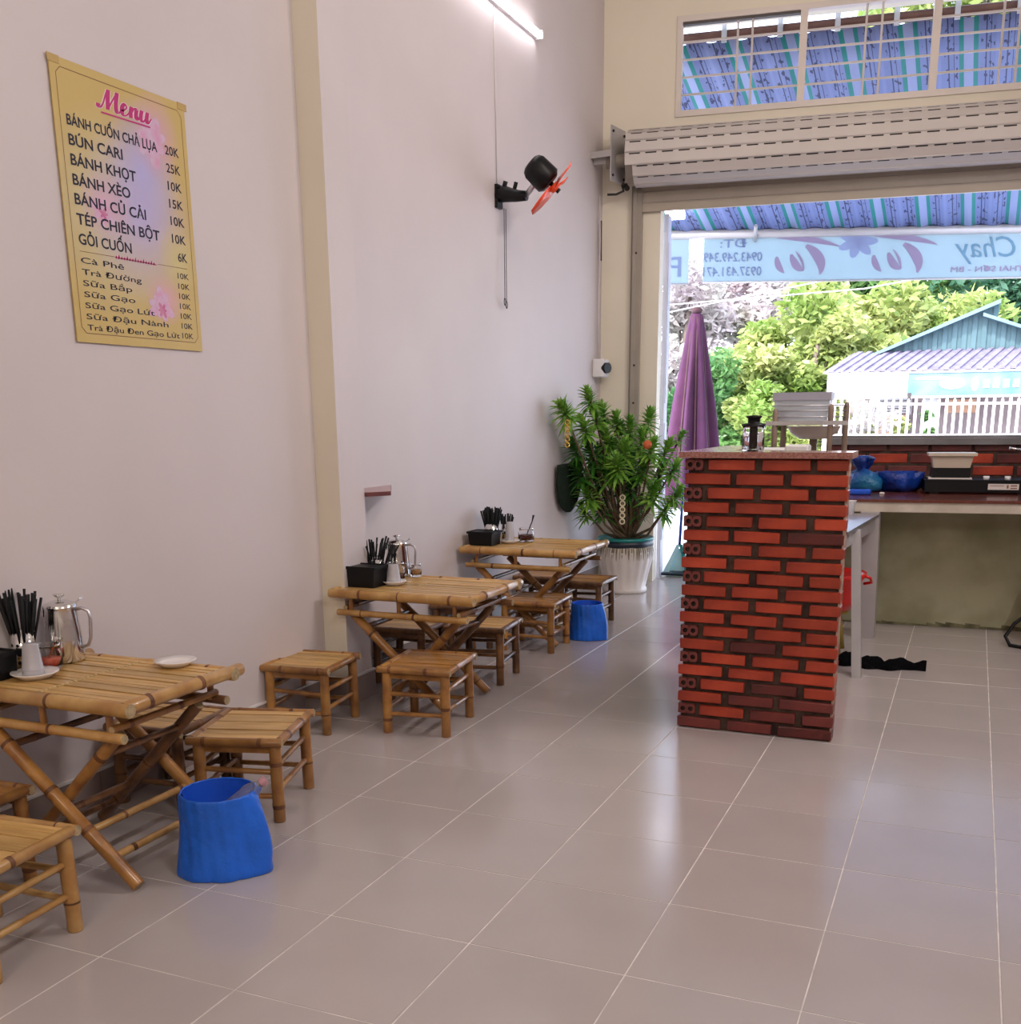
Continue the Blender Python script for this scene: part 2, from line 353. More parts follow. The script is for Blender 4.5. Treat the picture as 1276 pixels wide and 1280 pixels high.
def bamboo(mb, p0, p1, r, seed=0, sp=.13, n=12, dark=True, flat=1., bow=0.):
    sp *= 1.35
    rr = random.Random(seed); p0 = Vector(p0); p1 = Vector(p1); L = (p1-p0).length; d = (p1-p0)/L
    ts = [(0, r, 0)]; x = rr.uniform(.25, .75)*sp; 
    while x < L-.03:
        ts += [(x-.011, r*.99, 0), (x-.003, r*1.07, 1 if rr.random() < .7 else 0), (x, r*1.0, 1 if rr.random() < .75 else 0), (x+.003, r*1.09, 0), (x+.012, r*1.0, 0)] if dark else [(x-.011, r*.99, 0), (x-.004, r*1.08, 0), (x+.004, r*1.10, 0), (x+.012, r, 0)]
        x += sp*rr.uniform(.8, 1.2)
    ts.append((L-.004, r, 0)); ts.append((L, r*.93, 0))
    ts[0] = (0, r*.93, 0); ts.insert(1, (.004, r, 0))
    ts = [q for q in ts if 0 <= q[0] <= L]; ts.sort(key=lambda q: q[0])
    mi = [1 if (ts[k][2] or ts[k+1][2]) else 0 for k in range(len(ts)-1)]
    b = Vector((rr.uniform(-1, 1), rr.uniform(-1, 1), rr.uniform(-1, 1)))*bow
    mb.tube([p0+d*t[0]+b*math.sin(PI*t[0]/L) for t in ts], [t[1] for t in ts], n, mi, capm=2)
    return mb

# ------------------------------------------------------------------ room
WX, FX = -.77, -.80          # near and far stretches of the left wall
CZ = 4.3
struct(MB().box(WX-.15, -4.6, 0, WX, 1.41, CZ).build('wall_left', 'wall'))
struct(MB().box(FX-.15, 1.59, 0, FX, 5.6, CZ).build('wall_left.001', 'wall'))
pil = MB().box(-.93, 1.40, 0, -.654, 1.603, CZ)
pil.m = [0]*6; pil.m[2] = 1  # near face coloured cream to carry the warmer light on it
struct(pil.build('trim_1', ['wall', 'cream']))
struct(MB().box(3.2, -4.6, 0, 3.35, 6.2, CZ).build('wall_right', 'wall'))
struct(MB().box(-.95, -4.75, 0, 3.35, -4.6, CZ).build('wall_rear', 'cream'))
struct(MB().box(-.95, -4.75, CZ, 3.35, 6.3, CZ+.15).build('ceiling', 'ceil'))
fl = struct(MB().box(-.95, -4.75, -.14, 3.35, 6.05, -.0012).build('floor', 'grout'))
TH = math.radians(8); P0 = Vector((-.377, 5.39, 0))
FM = Matrix.Translation(P0) @ Matrix.Rotation(TH, 4, 'Z')      # local x = along front wall, local -y = into the room
def floc(s, t, z): return FM @ Vector((s, -t, z))
tile = cbox_mesh('tile', .3964, .3964, .012, .0008, ['tile'])
rnd = random.Random(4)
for j in range(-6, 15):
    for i in range(-2, 8):
        cy = j*.4+.2
        link('tile', tile, fl, loc=(i*.4+.2, cy, -.006+rnd.uniform(-.0003, .0003)))
# baseboards: pieces of cut tile with a thin white cap
def baseboard(name, x, y0, y1, depth=.011, h=.12):
    b = struct(MB().box(x, y0, h, x+depth+.002, y1, h+.008).build(name, 'basecap'))
    y = y0
    while y < y1-.01:
        e = min(y+.4, y1); MB().box(x-.002, y+.001, 0.0005, x+depth, e-.001, h).build('baseboard_tile', 'base', b); y = e
baseboard('baseboard_left', WX, -4.4, 1.40)
baseboard('baseboard_left.001', FX, 1.603, 5.3)
bb = struct(MB().box(-.655, 1.39, .12, -.640, 1.616, .128).box(-.77, 1.387, .12, -.640, 1.40, .128).build('baseboard_left.002', 'basecap'))
MB().box(-.656, 1.389, .0005, -.642, 1.614, .12).build('baseboard_tile', 'base', bb)
MB().box(-.757, 1.389, .0005, -.657, 1.402, .12).build('baseboard_tile', 'base', bb)
# skirting line and fine cracks are left to the paint

# front wall (slanted in plan): left strip, wall over the opening with the transom window
OW = 3.3
def fr(mb, name, mats, parent=None, **k):
    o = mb.build(name, mats, parent, **k)
    if parent is None: o.matrix_world = FM
    return o
fw = MB()
fw.box(-.62, 0, 0, 0, .20, CZ)                       # strip left of the opening
fw.box(0, 0, 2.72, OW+.6, .20, 3.30)                 # lintel
fw.box(0, 0, 3.90, OW+.6, .20, CZ)
fw.box(0, 0, 3.30, .105, .20, 3.90)
fw.box(2.62, 0, 3.30, OW+.6, .20, 3.90)
struct(fr(fw, 'wall_front', 'cream'))
M['reveal_lit'] = mat('bluish_white_daylight', (.64, .66, .78), .4, var=.05)  # bluish daylight put into the colour
dl = struct(fr(MB().box(.0, .215, 0, .03, .40, 2.70), 'trim_lit_reveal', 'reveal_lit'))  # added strip standing in for the daylit side of the opening
MB().box(.03, .24, .3, .036, .38, 1.2).box(.03, .24, 1.35, .036, .38, 2.5).build('reveal_panel', 'reveal_lit', dl)
# transom window
wf = MB()
wf.box(.085, -.012, 3.285, 2.64, .05, 3.325); wf.box(.085, -.012, 3.878, 2.64, .05, 3.915)
wf.box(.085, -.012, 3.325, .122, .05, 3.878)
for s in (.905, 1.745, 2.59): wf.box(s, -.012, 3.325, s+.048, .05, 3.878)
win = struct(fr(wf, 'window_1', 'frame'))
MB().box(.122, .002, 3.862, .905, .045, 3.878).build('window_track', 'gap', win)
for a, b in ((.122, .905), (.953, 1.745), (1.793, 2.59)):
    for z in (3.43, 3.54, 3.65, 3.76):
        MB().box(a, .02, z-.006, b, .032, z+.006).build('window_bar', 'barm', win)
    for f in (.475, .60):
        s = a+(b-a)*f
        MB().box(s-.007, .014, 3.325, s+.007, .028, 3.878).build('window_bar', 'barm', win)
gl = mat('window_glass', (.96, .98, 1), .02, trans=1., ior=1.05, spec=.3)
# guide rail
gr = thing('shutter_guide_rail', 'tall grey metal guide rail fixed on the wall left of the shutter opening', 'rail')
gr.matrix_world = FM
MB().box(-.202, -.055, 0, -.192, 0, 2.86).box(-.202, -.055, 0, -.165, -.045, 2.86).box(-.138, -.055, 0, -.128, 0, 2.86).box(-.165, -.050, 0, -.138, -.04, 2.86).build('rail_channel', 'rail', gr)
for z in (.5, 1.35, 1.62, 2.4):
    MB().tube([(-.165, -.060, z), (-.165, -.054, z)], .008, 8).build('bolt', 'slot', gr)
# shutter
sh = thing('roller_shutter', 'cream metal roller shutter rolled up above the street opening', 'shutter')
sh.matrix_world = FM
RC = (-.21, 2.985); RR = .185; NS = 14
angs = [math.radians(98)+k*2*PI/NS for k in range(NS)]
for k in range(NS):
    a0, a1 = angs[k], angs[(k+1) % NS] if k < NS-1 else angs[0]+2*PI
    rk = RR*(1.0-.01*k)
    y0, z0 = RC[0]+math.cos(a0)*rk, RC[1]+math.sin(a0)*rk; y1, z1 = RC[0]+math.cos(a1)*rk, RC[1]+math.sin(a1)*rk
    ri = rk-.012
    y0i, z0i = RC[0]+math.cos(a0)*ri, RC[1]+math.sin(a0)*ri; y1i, z1i = RC[0]+math.cos(a1)*ri, RC[1]+math.sin(a1)*ri
    s0 = -.205+(.05 if math.sin((a0+a1)/2) < -.5 else 0); s1 = 3.1
    mb = MB().quadbox([(s0, y0, z0), (s1, y0, z0), (s1, y0i, z0i), (s0, y0i, z0i), (s0, y1, z1), (s1, y1, z1), (s1, y1i, z1i), (s0, y1i, z1i)])
    # rounded bead along the joint
    mb.tube([(s0, y0, z0), (s1, y0, z0)], .006, 6)
    sl = mb.build('shutter_slat', 'shutter', sh)
    mid = (a0+a1)/2
    if math.cos(mid) < .35:
        dm = MB(); s = s0+.03
        am = a0+(a1-a0)*.12; am2 = a0+(a1-a0)*.22
        def onface(f, off):
            return (y0+(y1-y0)*f-math.cos(mid)*-off, z0+(z1-z0)*f+math.sin(mid)*off)
        while s < 2.95:
            p = onface(.10, .0012); q = onface(.20, .0012); pi = onface(.10, -.004); qi = onface(.20, -.004)
            dm.quadbox([(s, p[0], p[1]), (s+.075, p[0], p[1]), (s+.075, pi[0], pi[1]), (s, pi[0], pi[1]), (s, q[0], q[1]), (s+.075, q[0], q[1]), (s+.075, qi[0], qi[1]), (s, qi[0], qi[1])])
            s += .112
        dm.build('vent_slots', 'slot', sl)
MB().tube([(-.36, RC[0], RC[1]), (-.19, RC[0], RC[1])], .045, 16).tube([(-.205, RC[0], RC[1]), (3.1, RC[0], RC[1])], .165, 14).build('shaft', 'rail', sh)
MB().tube([(-.33, RC[0], RC[1]), (-.30, RC[0], RC[1])], .062, 18).build('bearing', 'black', sh)
# hanging curtain slats
z = 2.735
k = 0
while z < 2.97:
    MB().box(-.128, -.036, z+.002, 3.1, -.020, z+.070).tube([(-.128, -.036, z+.072), (3.1, -.036, z+.072)], .0045, 6).build('shutter_slat', 'shutterc', sh); z += .074
MB().box(-.128, -.040, 2.677, 3.1, -.014, 2.735).build('bottom_bar', 'shutterc', sh)
MB().tube([(-.15, -.045, 2.83), (-.15, -.045, 2.90)], .018, 8).build('guide_roller', 'slot', sh)
# bracket plate
bpth = math.radians(-7.3)
bk = thing('shutter_bracket', 'pale steel bracket plate carrying the shutter axle in the corner', 'bracket', (-.64, 5.03, 3.03), bpth)
mb = MB().box(-.004, -.005, -.185, .004, .225, .165)
mb.build('bracket_plate', 'steelw', bk)
MB().box(-.16, .06, -.06, -.004, .09, .02).box(-.16, -.0, -.03, -.004, .025, .01).build('bracket_arm', 'steelw', bk)
for y, z in ((.02, .13), (.2, .13), (.02, -.15), (.2, -.15)): MB().tube([(.003, y, z), (.012, y, z)], .009, 8).build('bolt', 'slot', bk)
tag(MB().tube([(-.62, 5.22, 2.86), (-.60, 5.2, 2.80), (-.64, 5.16, 2.775), (-.70, 5.14, 2.775)], .008, 8).tube([(-.60, 5.26, 2.845), (-.58, 5.22, 2.82)], .02, 8).build('shutter_lock_lever', 'slot'), 'small dark lever hanging just below the shutter bracket plate', 'lever')
# cable down the corner + switch box
cb = tag(MB().tube([(-.775, 5.20, 2.78), (-.772, 5.21, 2.5), (-.775, 5.20, 2.1), (-.775, 5.20, 1.64)], .0045, 6).tube([(-.767, 5.215, 2.62), (-.765, 5.215, 2.35)], .005, 6, 1).build('corner_cable', ['conduit', 'cable']), 'thin cable running down the wall corner to the switch box', 'cable')
sb = thing('switch_box', 'white switch box with a black round knob in the wall corner above the plant', 'switch', (-.755, 5.20, 1.60))
link('box', cbox_mesh('box', .09, .13, .13, .008, ['white']), sb)
MB().tube([(.04, -.03, 0), (.072, -.045, 0)], .038, 18).build('knob', 'black', sb)

# ------------------------------------------------------------------ menu board
MX = WX+.004
mb_ = thing('menu_board', 'yellow printed menu sheet with flowers and dish prices on the left wall', 'menu', (MX, 0, 0))
def Mloc(y, z): return (0, y-.105, z-1.50)
body = MB().box(0, 0, 0, .004, .594, .81); body.m = [1]*6; body.m[3] = 0; body.m[5] = 0
# face with +x normal is index 3 (1,2,6,5)
bo = body.build('printed_sheet', ['menu', 'menuedge'], mb_, loc=(0, .105, 1.50))
def mline(y0, z0, y1, z1, wd, m_='inkb', x=.0045):
    d = Vector((y1-y0, z1-z0)).normalized(); nn = Vector((-d.y, d.x))*wd/2
    return MB().face([(x, y0-nn.x, z0-nn.y), (x, y1-nn.x, z1-nn.y), (x, y1+nn.x, z1+nn.y), (x, y0+nn.x, z0+nn.y)])
bd = MB(); c_ = .018
pts = [(.128+c_, 2.284), (.679-c_, 2.284), (.679, 2.284-c_), (.679, 1.528+c_), (.679-c_, 1.528), (.128+c_, 1.528), (.128, 1.528+c_), (.128, 2.284-c_)]
for a, b in zip(pts, pts[1:]+pts[:1]):
    q = mline(*a, *b, .0022); bo_ = len(bd.v); bd.v += q.v; bd.f.append([bo_+i for i in range(4)]); bd.m.append(0); bd.s.append(False)
q = mline(.151, 1.771, .30, 1.772, .0015); bo_ = len(bd.v); bd.v += q.v; bd.f.append([bo_+i for i in range(4)]); bd.m.append(0); bd.s.append(False)
q = mline(.50, 1.773, .650, 1.774, .0015); bo_ = len(bd.v); bd.v += q.v; bd.f.append([bo_+i for i in range(4)]); bd.m.append(0); bd.s.append(False)
bd.build('printed_border', 'inkb', mb_)
def petals(cy, cz, r, n, m_, x=.0043, name='printed_flower', ph=0, sq=.9):
    b = MB()
    for k in range(n):
        a = ph+2*PI*k/n; L_ = r*(.8+.4*((k*7) % 3)/2); pts = []
        for j in range(10):
            t = 2*PI*j/10; u_ = (.5+.5*math.cos(t))*L_; w_ = math.sin(t)*L_*.26
            pts.append((x+k*.00003, cy+u_*math.cos(a)-w_*math.sin(a), cz+(u_*math.sin(a)+w_*math.cos(a))*sq))
        b.face(pts)
    return b.build(name, m_, mb_)
petals(.525, 2.165, .085, 7, 'petal', ph=.3)
petals(.265, 1.90, .05, 6, 'petal', ph=.5); petals(.27, 1.895, .022, 5, 'petal2', .0046)
petals(.50, 1.64, .06, 9, 'petal', ph=.2); petals(.505, 1.625, .026, 6, 'petal2', .0046)
TEXTS = []
def text(body, m_, off=0., shear=0., ext=0., spacing=1.):
    c = bpy.data.curves.new('txt', 'FONT'); c.body = body; c.size = 1; c.offset = off; c.shear = shear; c.extrude = ext; c.space_character = spacing
    c.resolution_u = 3
    o = bpy.data.objects.new('txt', c); COL.objects.link(o); TEXTS.append((o, c)); return o
def textmesh(body, off=0., shear=0., ext=0., spacing=1.):
    o = text(body, None, off, shear, ext, spacing); bpy.context.view_layer.update()
    me = bpy.data.meshes.new_from_object(o.evaluated_get(bpy.context.evaluated_depsgraph_get())); bpy.data.objects.remove(o)
    me.materials.clear()
    xs = [v.co.x for v in me.vertices]
    return me, min(xs), max(xs)
def put_menu(body, y0, y1, zb, cap, m_='ink', off=.02, shear=0., x=.0048, name='menu_text', spacing=1.):
    me, a, b = textmesh(body, off, shear, 0., spacing)
    sx = (y1-y0)/(b-a); sz = cap/.70
    for v in me.vertices:
        X, Y = v.co.x, v.co.y; v.co = (x, y0+(X-a)*sx, zb+Y*sz)
    me.materials.append(M[m_]); return link(name, me, mb_)
def spline(P, n=7):
    o = []
    for i in range(len(P)-1):
        p0 = P[max(i-1, 0)]; p1 = P[i]; p2 = P[i+1]; p3 = P[min(i+2, len(P)-1)]
        for k in range(n):
            t = k/n; o.append(tuple(.5*((2*p1[j])+(-p0[j]+p2[j])*t+(2*p0[j]-5*p1[j]+4*p2[j]-p3[j])*t*t+(-p0[j]+3*p1[j]-3*p2[j]+p3[j])*t**3) for j in (0, 1)))
    o.append(P[-1]); return o
SCRIPT_M = [[(0, .18), (.02, .03), (.12, .02), (.22, .25), (.33, .8), (.42, 1.02)], [(.42, 1.02), (.42, .55), (.45, .02)], [(.45, .02), (.63, .55), (.82, 1.03)], [(.82, 1.03), (.80, .5), (.84, .06), (.95, .03), (1.05, .2)]]
SCRIPT_E = [[(1.05, .2), (1.22, .30), (1.30, .48), (1.20, .60), (1.09, .40), (1.11, .08), (1.25, .0), (1.42, .2)]]
SCRIPT_N = [[(1.42, .2), (1.52, .58)], [(1.52, .58), (1.50, .3), (1.52, .0)], [(1.52, .2), (1.66, .55), (1.77, .52)], [(1.77, .52), (1.76, .12), (1.86, .02), (1.96, .3)]]
SCRIPT_U = [[(1.96, .3), (2.02, .58)], [(2.02, .58), (1.99, .15), (2.10, .0), (2.22, .22), (2.30, .58)], [(2.30, .58), (2.28, .12), (2.38, .02), (2.50, .32)]]
def script_word(name, m_, extra, x):
    for L_ in (SCRIPT_M, SCRIPT_E, SCRIPT_N, SCRIPT_U):
        b = MB()
        for st_i, P in enumerate(L_):
            Q = spline(P); prev = None
            for i, p in enumerate(Q):
                a_ = Q[max(i-1, 0)]; c2 = Q[min(i+1, len(Q)-1)]; dx, dz = c2[0]-a_[0], c2[1]-a_[1]; l_ = math.hypot(dx, dz)+1e-9
                wd = .024+.058*max(0, -dz/l_)+extra; nx, nz = -dz/l_*wd, dx/l_*wd
                def tr(u_, v_): return (x+.00004*st_i, .288+(u_+v_*.12)*.0945, 2.209+v_*.058)
                cur = (tr(p[0]+nx, p[1]+nz), tr(p[0]-nx, p[1]-nz))
                if prev: b.face([prev[0], prev[1], cur[1], cur[0]])
                prev = cur
        b.build(name, m_, mb_)
script_word('title_outline', 'inkw', .042, .0044)
script_word('title_letter', 'inkm', .012, .0050)
for a_ in (mline(.30, 2.196, .52, 2.200, .005, x=.0049),): a_.build('title_underline', 'inkm', mb_)
for t_, y1, zb, pr_, cap in (('BÁNH CUỐN CHẢ LỤA', .545, 2.130, '20K', .029), ('BÚN CARI', .378, 2.074, '25K', .031), ('BÁNH KHỌT', .431, 2.018, '10K', .031), ('BÁNH XÈO', .398, 1.962, '15K', .031), ('BÁNH CỦ CẢI', .463, 1.907, '10K', .031), ('TÉP CHIÊN BỘT', .521, 1.850, '10K', .031), ('GỎI CUỐN', .381, 1.792, '6K', .031)):
    put_menu(t_, .152, y1, zb, cap); put_menu(pr_, .583 if len(pr_) == 3 else .606, .653, zb+.003, .028, off=.012)
for t_, y1, zb in (('Cà Phê', .338, 1.737), ('Trà Đường', .414, 1.703), ('Sữa Bắp', .366, 1.670), ('Sữa Gạo', .376, 1.637), ('Sữa Gạo Lứt', .464, 1.604), ('Sữa Đậu Nành', .528, 1.571), ('Trà Đậu Đen Gạo Lứt', .581, 1.538)):
    put_menu(t_, .152, y1, zb, .017, off=.005); put_menu('10K', .596, .654, zb+.001, .019, off=0.)
fl_ = MB()
for k in range(15):
    y = .305+k*.0125; fl_.face([(.0047, y, 1.766), (.0047, y+.006, 1.772), (.0047, y+.003, 1.782 if k % 3 == 1 else 1.777), (.0047, y-.003, 1.772)])
    fl_.face([(.0047, y, 1.770), (.0047, y+.014, 1.768), (.0047, y+.014, 1.7705), (.0047, y, 1.7725)])
fl_.build('printed_ornament', 'inkm', mb_)
for y, z in ((.125, 2.30), (.69, 2.30)): MB().box(.003, y-.025, z-.01, .0056, y+.02, z+.012).build('tape', 'menuedge', mb_)

# ------------------------------------------------------------------ tube lamp, fan, corner shelf
tl = thing('tube_lamp', 'lit white fluorescent tube fixed high on the left wall', 'lamp', (FX, 3.45, 3.475))
MB().box(0, -.60, -.018, .022, .59, .018).build('lamp_housing', 'white', tl)
MB().tube([(.034, -.585, 0), (.034, .575, 0)], .017, 12).build('tube', 'tube', tl)
for y in (-.595, .58): MB().box(.0, y-.008, -.022, .052, y+.008, .022).build('end_cap', 'white', tl)
tag(MB().tube([(FX+.004, 3.415, 3.45), (FX+.004, 3.42, 3.2), (FX+.005, 3.428, 2.9), (FX+.004, 3.43, 2.55)], .0035, 6).build('lamp_cable', 'conduit'), 'thin cable dropping from the tube lamp to the wall fan', 'cable')
FANW = (FX, 3.44, 2.485)
fan = thing('wall_fan', 'black wall fan without cage and with orange blades below the tube lamp', 'fan', FANW)
MB().box(0, -.035, -.065, .018, .04, .06).build('wall_plate', 'black', fan)
MB().tube([(.01, 0, .01), (.06, -.005, .005), (.13, -.01, -.01), (.19, -.012, -.015)], [.045, .042, .032, .026], 12).tube([(.04, 0, .03), (.055, 0, .075)], .014, 8).tube([(.10, 0, .0), (.12, 0, .065)], .012, 8).build('bracket_arm', 'black', fan)
rv = Vector((.9177, .3973, 0)); ax = (rv*.73+Vector((0, 0, -.68))).normalized(); hubp = Vector((.335, .03, -.0))
# hub location found from the photograph's ray at Y close to the bracket
hubp = Vector((.36, -.02, 0.015)); 
def fr_basis(ax):
    a = Vector((0, 0, 1)).cross(ax).normalized(); b = ax.cross(a); return a, b
fa, fb = fr_basis(ax)
MB().tube([(.18, -.012, -.014), tuple(hubp-ax*.125+Vector((0, 0, -.05)))], .016, 10).build('neck', 'steelb', fan)
MB().tube([hubp-ax*.185, hubp-ax*.175, hubp-ax*.15, hubp-ax*.05, hubp-ax*.03], [.045, .062, .075, .078, .055], 20).build('motor_housing', 'black', fan)
MB().tube([hubp-ax*.03, hubp+ax*.012], .013, 10).build('shaft', 'steel', fan)
MB().tube([hubp-ax*.012, hubp+ax*.015, hubp+ax*.022], [.032, .030, .015], 16).build('blade_hub', 'orange', fan)
MB().tube([hubp+ax*.02, hubp+ax*.036], .014, 10).build('hub_nut', 'black', fan)
for k in range(3):
    th = 2*PI*k/3+.35; b = MB(); n_ = 6; rows = []
    for off in (0.0015, -.0015):
        row = []
        for j in range(n_+1):
            rr_ = .025+.165*j/n_; wdt = (.018+.055*math.sin(PI*min(1, (j+.6)/(n_+.4)))**.8)
            rad = fa*math.cos(th)+fb*math.sin(th); tan = -fa*math.sin(th)+fb*math.cos(th)
            for sgn in (-1, 1):
                row.append(hubp+rad*rr_+tan*wdt*sgn+ax*(sgn*.016*(1-j/n_*.5)+off))
        rows.append(row)
    base = 0; b.v = rows[0]+rows[1]; N = len(rows[0])
    for j in range(n_):
        a = 2*j
        b.f += [[a, a+1, a+3, a+2], [N+a, N+a+2, N+a+3, N+a+1], [a, a+2, N+a+2, N+a], [a+1, N+a+1, N+a+3, a+3]]; b.m += [0]*4; b.s += [True]*4
    b.f += [[0, N, N+1, 1], [N-2, N-1, 2*N-1, 2*N-2]]; b.m += [0]*2; b.s += [False]*2
    b.build('blade', 'orange', fan)
for dy, L_ in ((0, .55), (.025, .565)):
    cdp = MB().tube([(.03, dy+.03, -.06), (.03, dy+.03, -L_)], .0022, 6)
    cdp.tube([(.03+.012*math.cos(a)*0, dy+.03+.011*math.sin(a), -L_-.02+.02*math.cos(a)) for a in [2*PI*k/12 for k in range(13)]], .003, 6)
    cdp.build('pull_cord', 'cable', fan)

shf = thing('corner_shelf', 'small dark red corner shelf behind the pillar above the middle table', 'shelf', (FX, 1.603, .918))
MB().quadbox([(0, .0, 0), (.16, .0, 0), (.225, .10, 0), (0, .50, 0), (0, 0, .018), (.16, 0, .018), (.225, .10, .018), (0, .50, .018)]).build('shelf_board', 'shelf', shf)
MB().quadbox([(0, .0, .018), (.158, .0, .018), (.223, .10, .018), (0, .495, .018), (0, 0, .020), (.158, 0, .020), (.223, .10, .020), (0, .495, .020)]).build('shelf_top', 'shelft', shf)

# ------------------------------------------------------------------ bamboo stools
def make_stool(label, loc, rz, w=.315, d=.335, h=.285, seed=0, slatm='slat', skin='bamboo', group=None, detail=True):
    t = thing('bamboo_stool', label, 'stool', loc, rz, group)
    mm = [skin, 'node', 'cut']; rr = random.Random(seed)
    lx, ly = w/2-.032, d/2-.032
    for k, (sx, sy) in enumerate(((-1, -1), (1, -1), (1, 1), (-1, 1))):
        bamboo(MB(), (sx*lx*1.02, sy*ly*1.02, 0), (sx*lx, sy*ly, h-.028), .0195, seed*17+k, .12, 14).build('leg', mm, t)
    for k, (a, b) in enumerate((((-w/2, -d/2+.014), (w/2, -d/2+.014)), ((-w/2, d/2-.014), (w/2, d/2-.014)))):
        bamboo(MB(), (a[0], a[1], h-.016), (b[0], b[1], h-.016), .0145, seed*13+k, .12).build('seat_rail', mm, t)
    for k, sx in enumerate((-1, 1)):
        bamboo(MB(), (sx*(w/2-.013), -d/2+.022, h-.014), (sx*(w/2-.013), d/2-.022, h-.014), .0145, seed*11+k, .12).build('seat_rail', mm, t)
    # under-apron pieces and stretchers (two per side)
    for k, sy in enumerate((-1, 1)):
        MB().box(-lx, sy*(ly)-.006, h-.055, lx, sy*(ly)+.006, h-.030).build('apron', skin, t)
        for q, z in enumerate((.085, .165)):
            bamboo(MB(), (-lx, sy*ly, z+.01*rr.uniform(-1, 1)), (lx, sy*ly, z), .0095, seed*7+k*3+q, .15, 8, dark=False).build('stretcher', mm, t)
    for k, sx in enumerate((-1, 1)):
        for q, z in enumerate((.105, .185)):
            bamboo(MB(), (sx*lx, -ly, z), (sx*lx, ly, z+.01*rr.uniform(-1, 1)), .0095, seed*5+k*3+q+40, .15, 8, dark=False).build('stretcher', mm, t)
    MB().box(-w/2+.022, -d/2+.022, h-.020, w/2-.022, d/2-.022, h-.015).build('seat_backing', 'underside', t)
    n = 7; y0 = -d/2+.030; step = (d-.060)/n
    for k in range(n):
        me = MB().box(-w/2+.026, y0+k*step+.0014, h-.015, w/2-.026, y0+(k+1)*step-.0014, h-.006+rr.uniform(-.0022, .001))
        me.build('slat', slatm, t)
    return t
def R(d): return math.radians(d)
GR = 'bamboo stools around the tables'
STO = [
 ('low bamboo stool right of the nearest table, in front of the stool by the wall', (-.283, .215), 17, .315, .375, 'slat', 'bamboo'),
 ('low bamboo stool standing alone against the wall just before the pillar', (-.64, 1.095), 7, .31, .335, 'slat', 'bamboo'),
 ('low bamboo stool with orange-brown seat at the front of the middle table', (-.175, 1.262), 7, .315, .36, 'slatd', 'bamboo'),
 ('low bamboo stool at the back right of the middle table', (-.305, 2.10), 6, .31, .32, 'slat', 'bambood'),
 ('low bamboo stool in front of the farthest table, left of the small blue bin', (-.335, 2.86), 3, .33, .34, 'slatd', 'bamboo'),
 ('low bamboo stool at the right rear of the farthest table, beside the potted plant', (-.305, 3.635), 0, .305, .31, 'slatd', 'bambood'),
 ('low bamboo stool half hidden behind the farthest table by the wall', (-.635, 3.72), 3, .30, .31, 'slatd', 'bambood'),
 ('low dark bamboo stool under the middle table against the wall', (-.635, 1.945), 3, .30, .31, 'slat', 'bambood'),
 ('low bamboo stool wedged by the wall between the middle and farthest tables', (-.66, 2.60), 2, .27, .30, 'slatd', 'bambood'),
 ('low bamboo stool under the far side of the nearest table by the wall', (-.605, .185), 4, .30, .315, 'slat', 'bambood'),
 ('low bamboo stool cut off at the lower left edge, in front of the nearest table', (-.275, -.865), 5, .315, .33, 'slat', 'bamboog'),
 ('low bamboo stool in the left corner, between the nearest table and the wall', (-.615, -.665), 2, .29, .30, 'slatd', 'bamboo'),
]
for k, (lb, xy, rz, w_, d_, sm, sk) in enumerate(STO):
    make_stool(lb, (xy[0], xy[1], 0), R(rz), w_, d_, .285, k+1, sm, sk, GR)

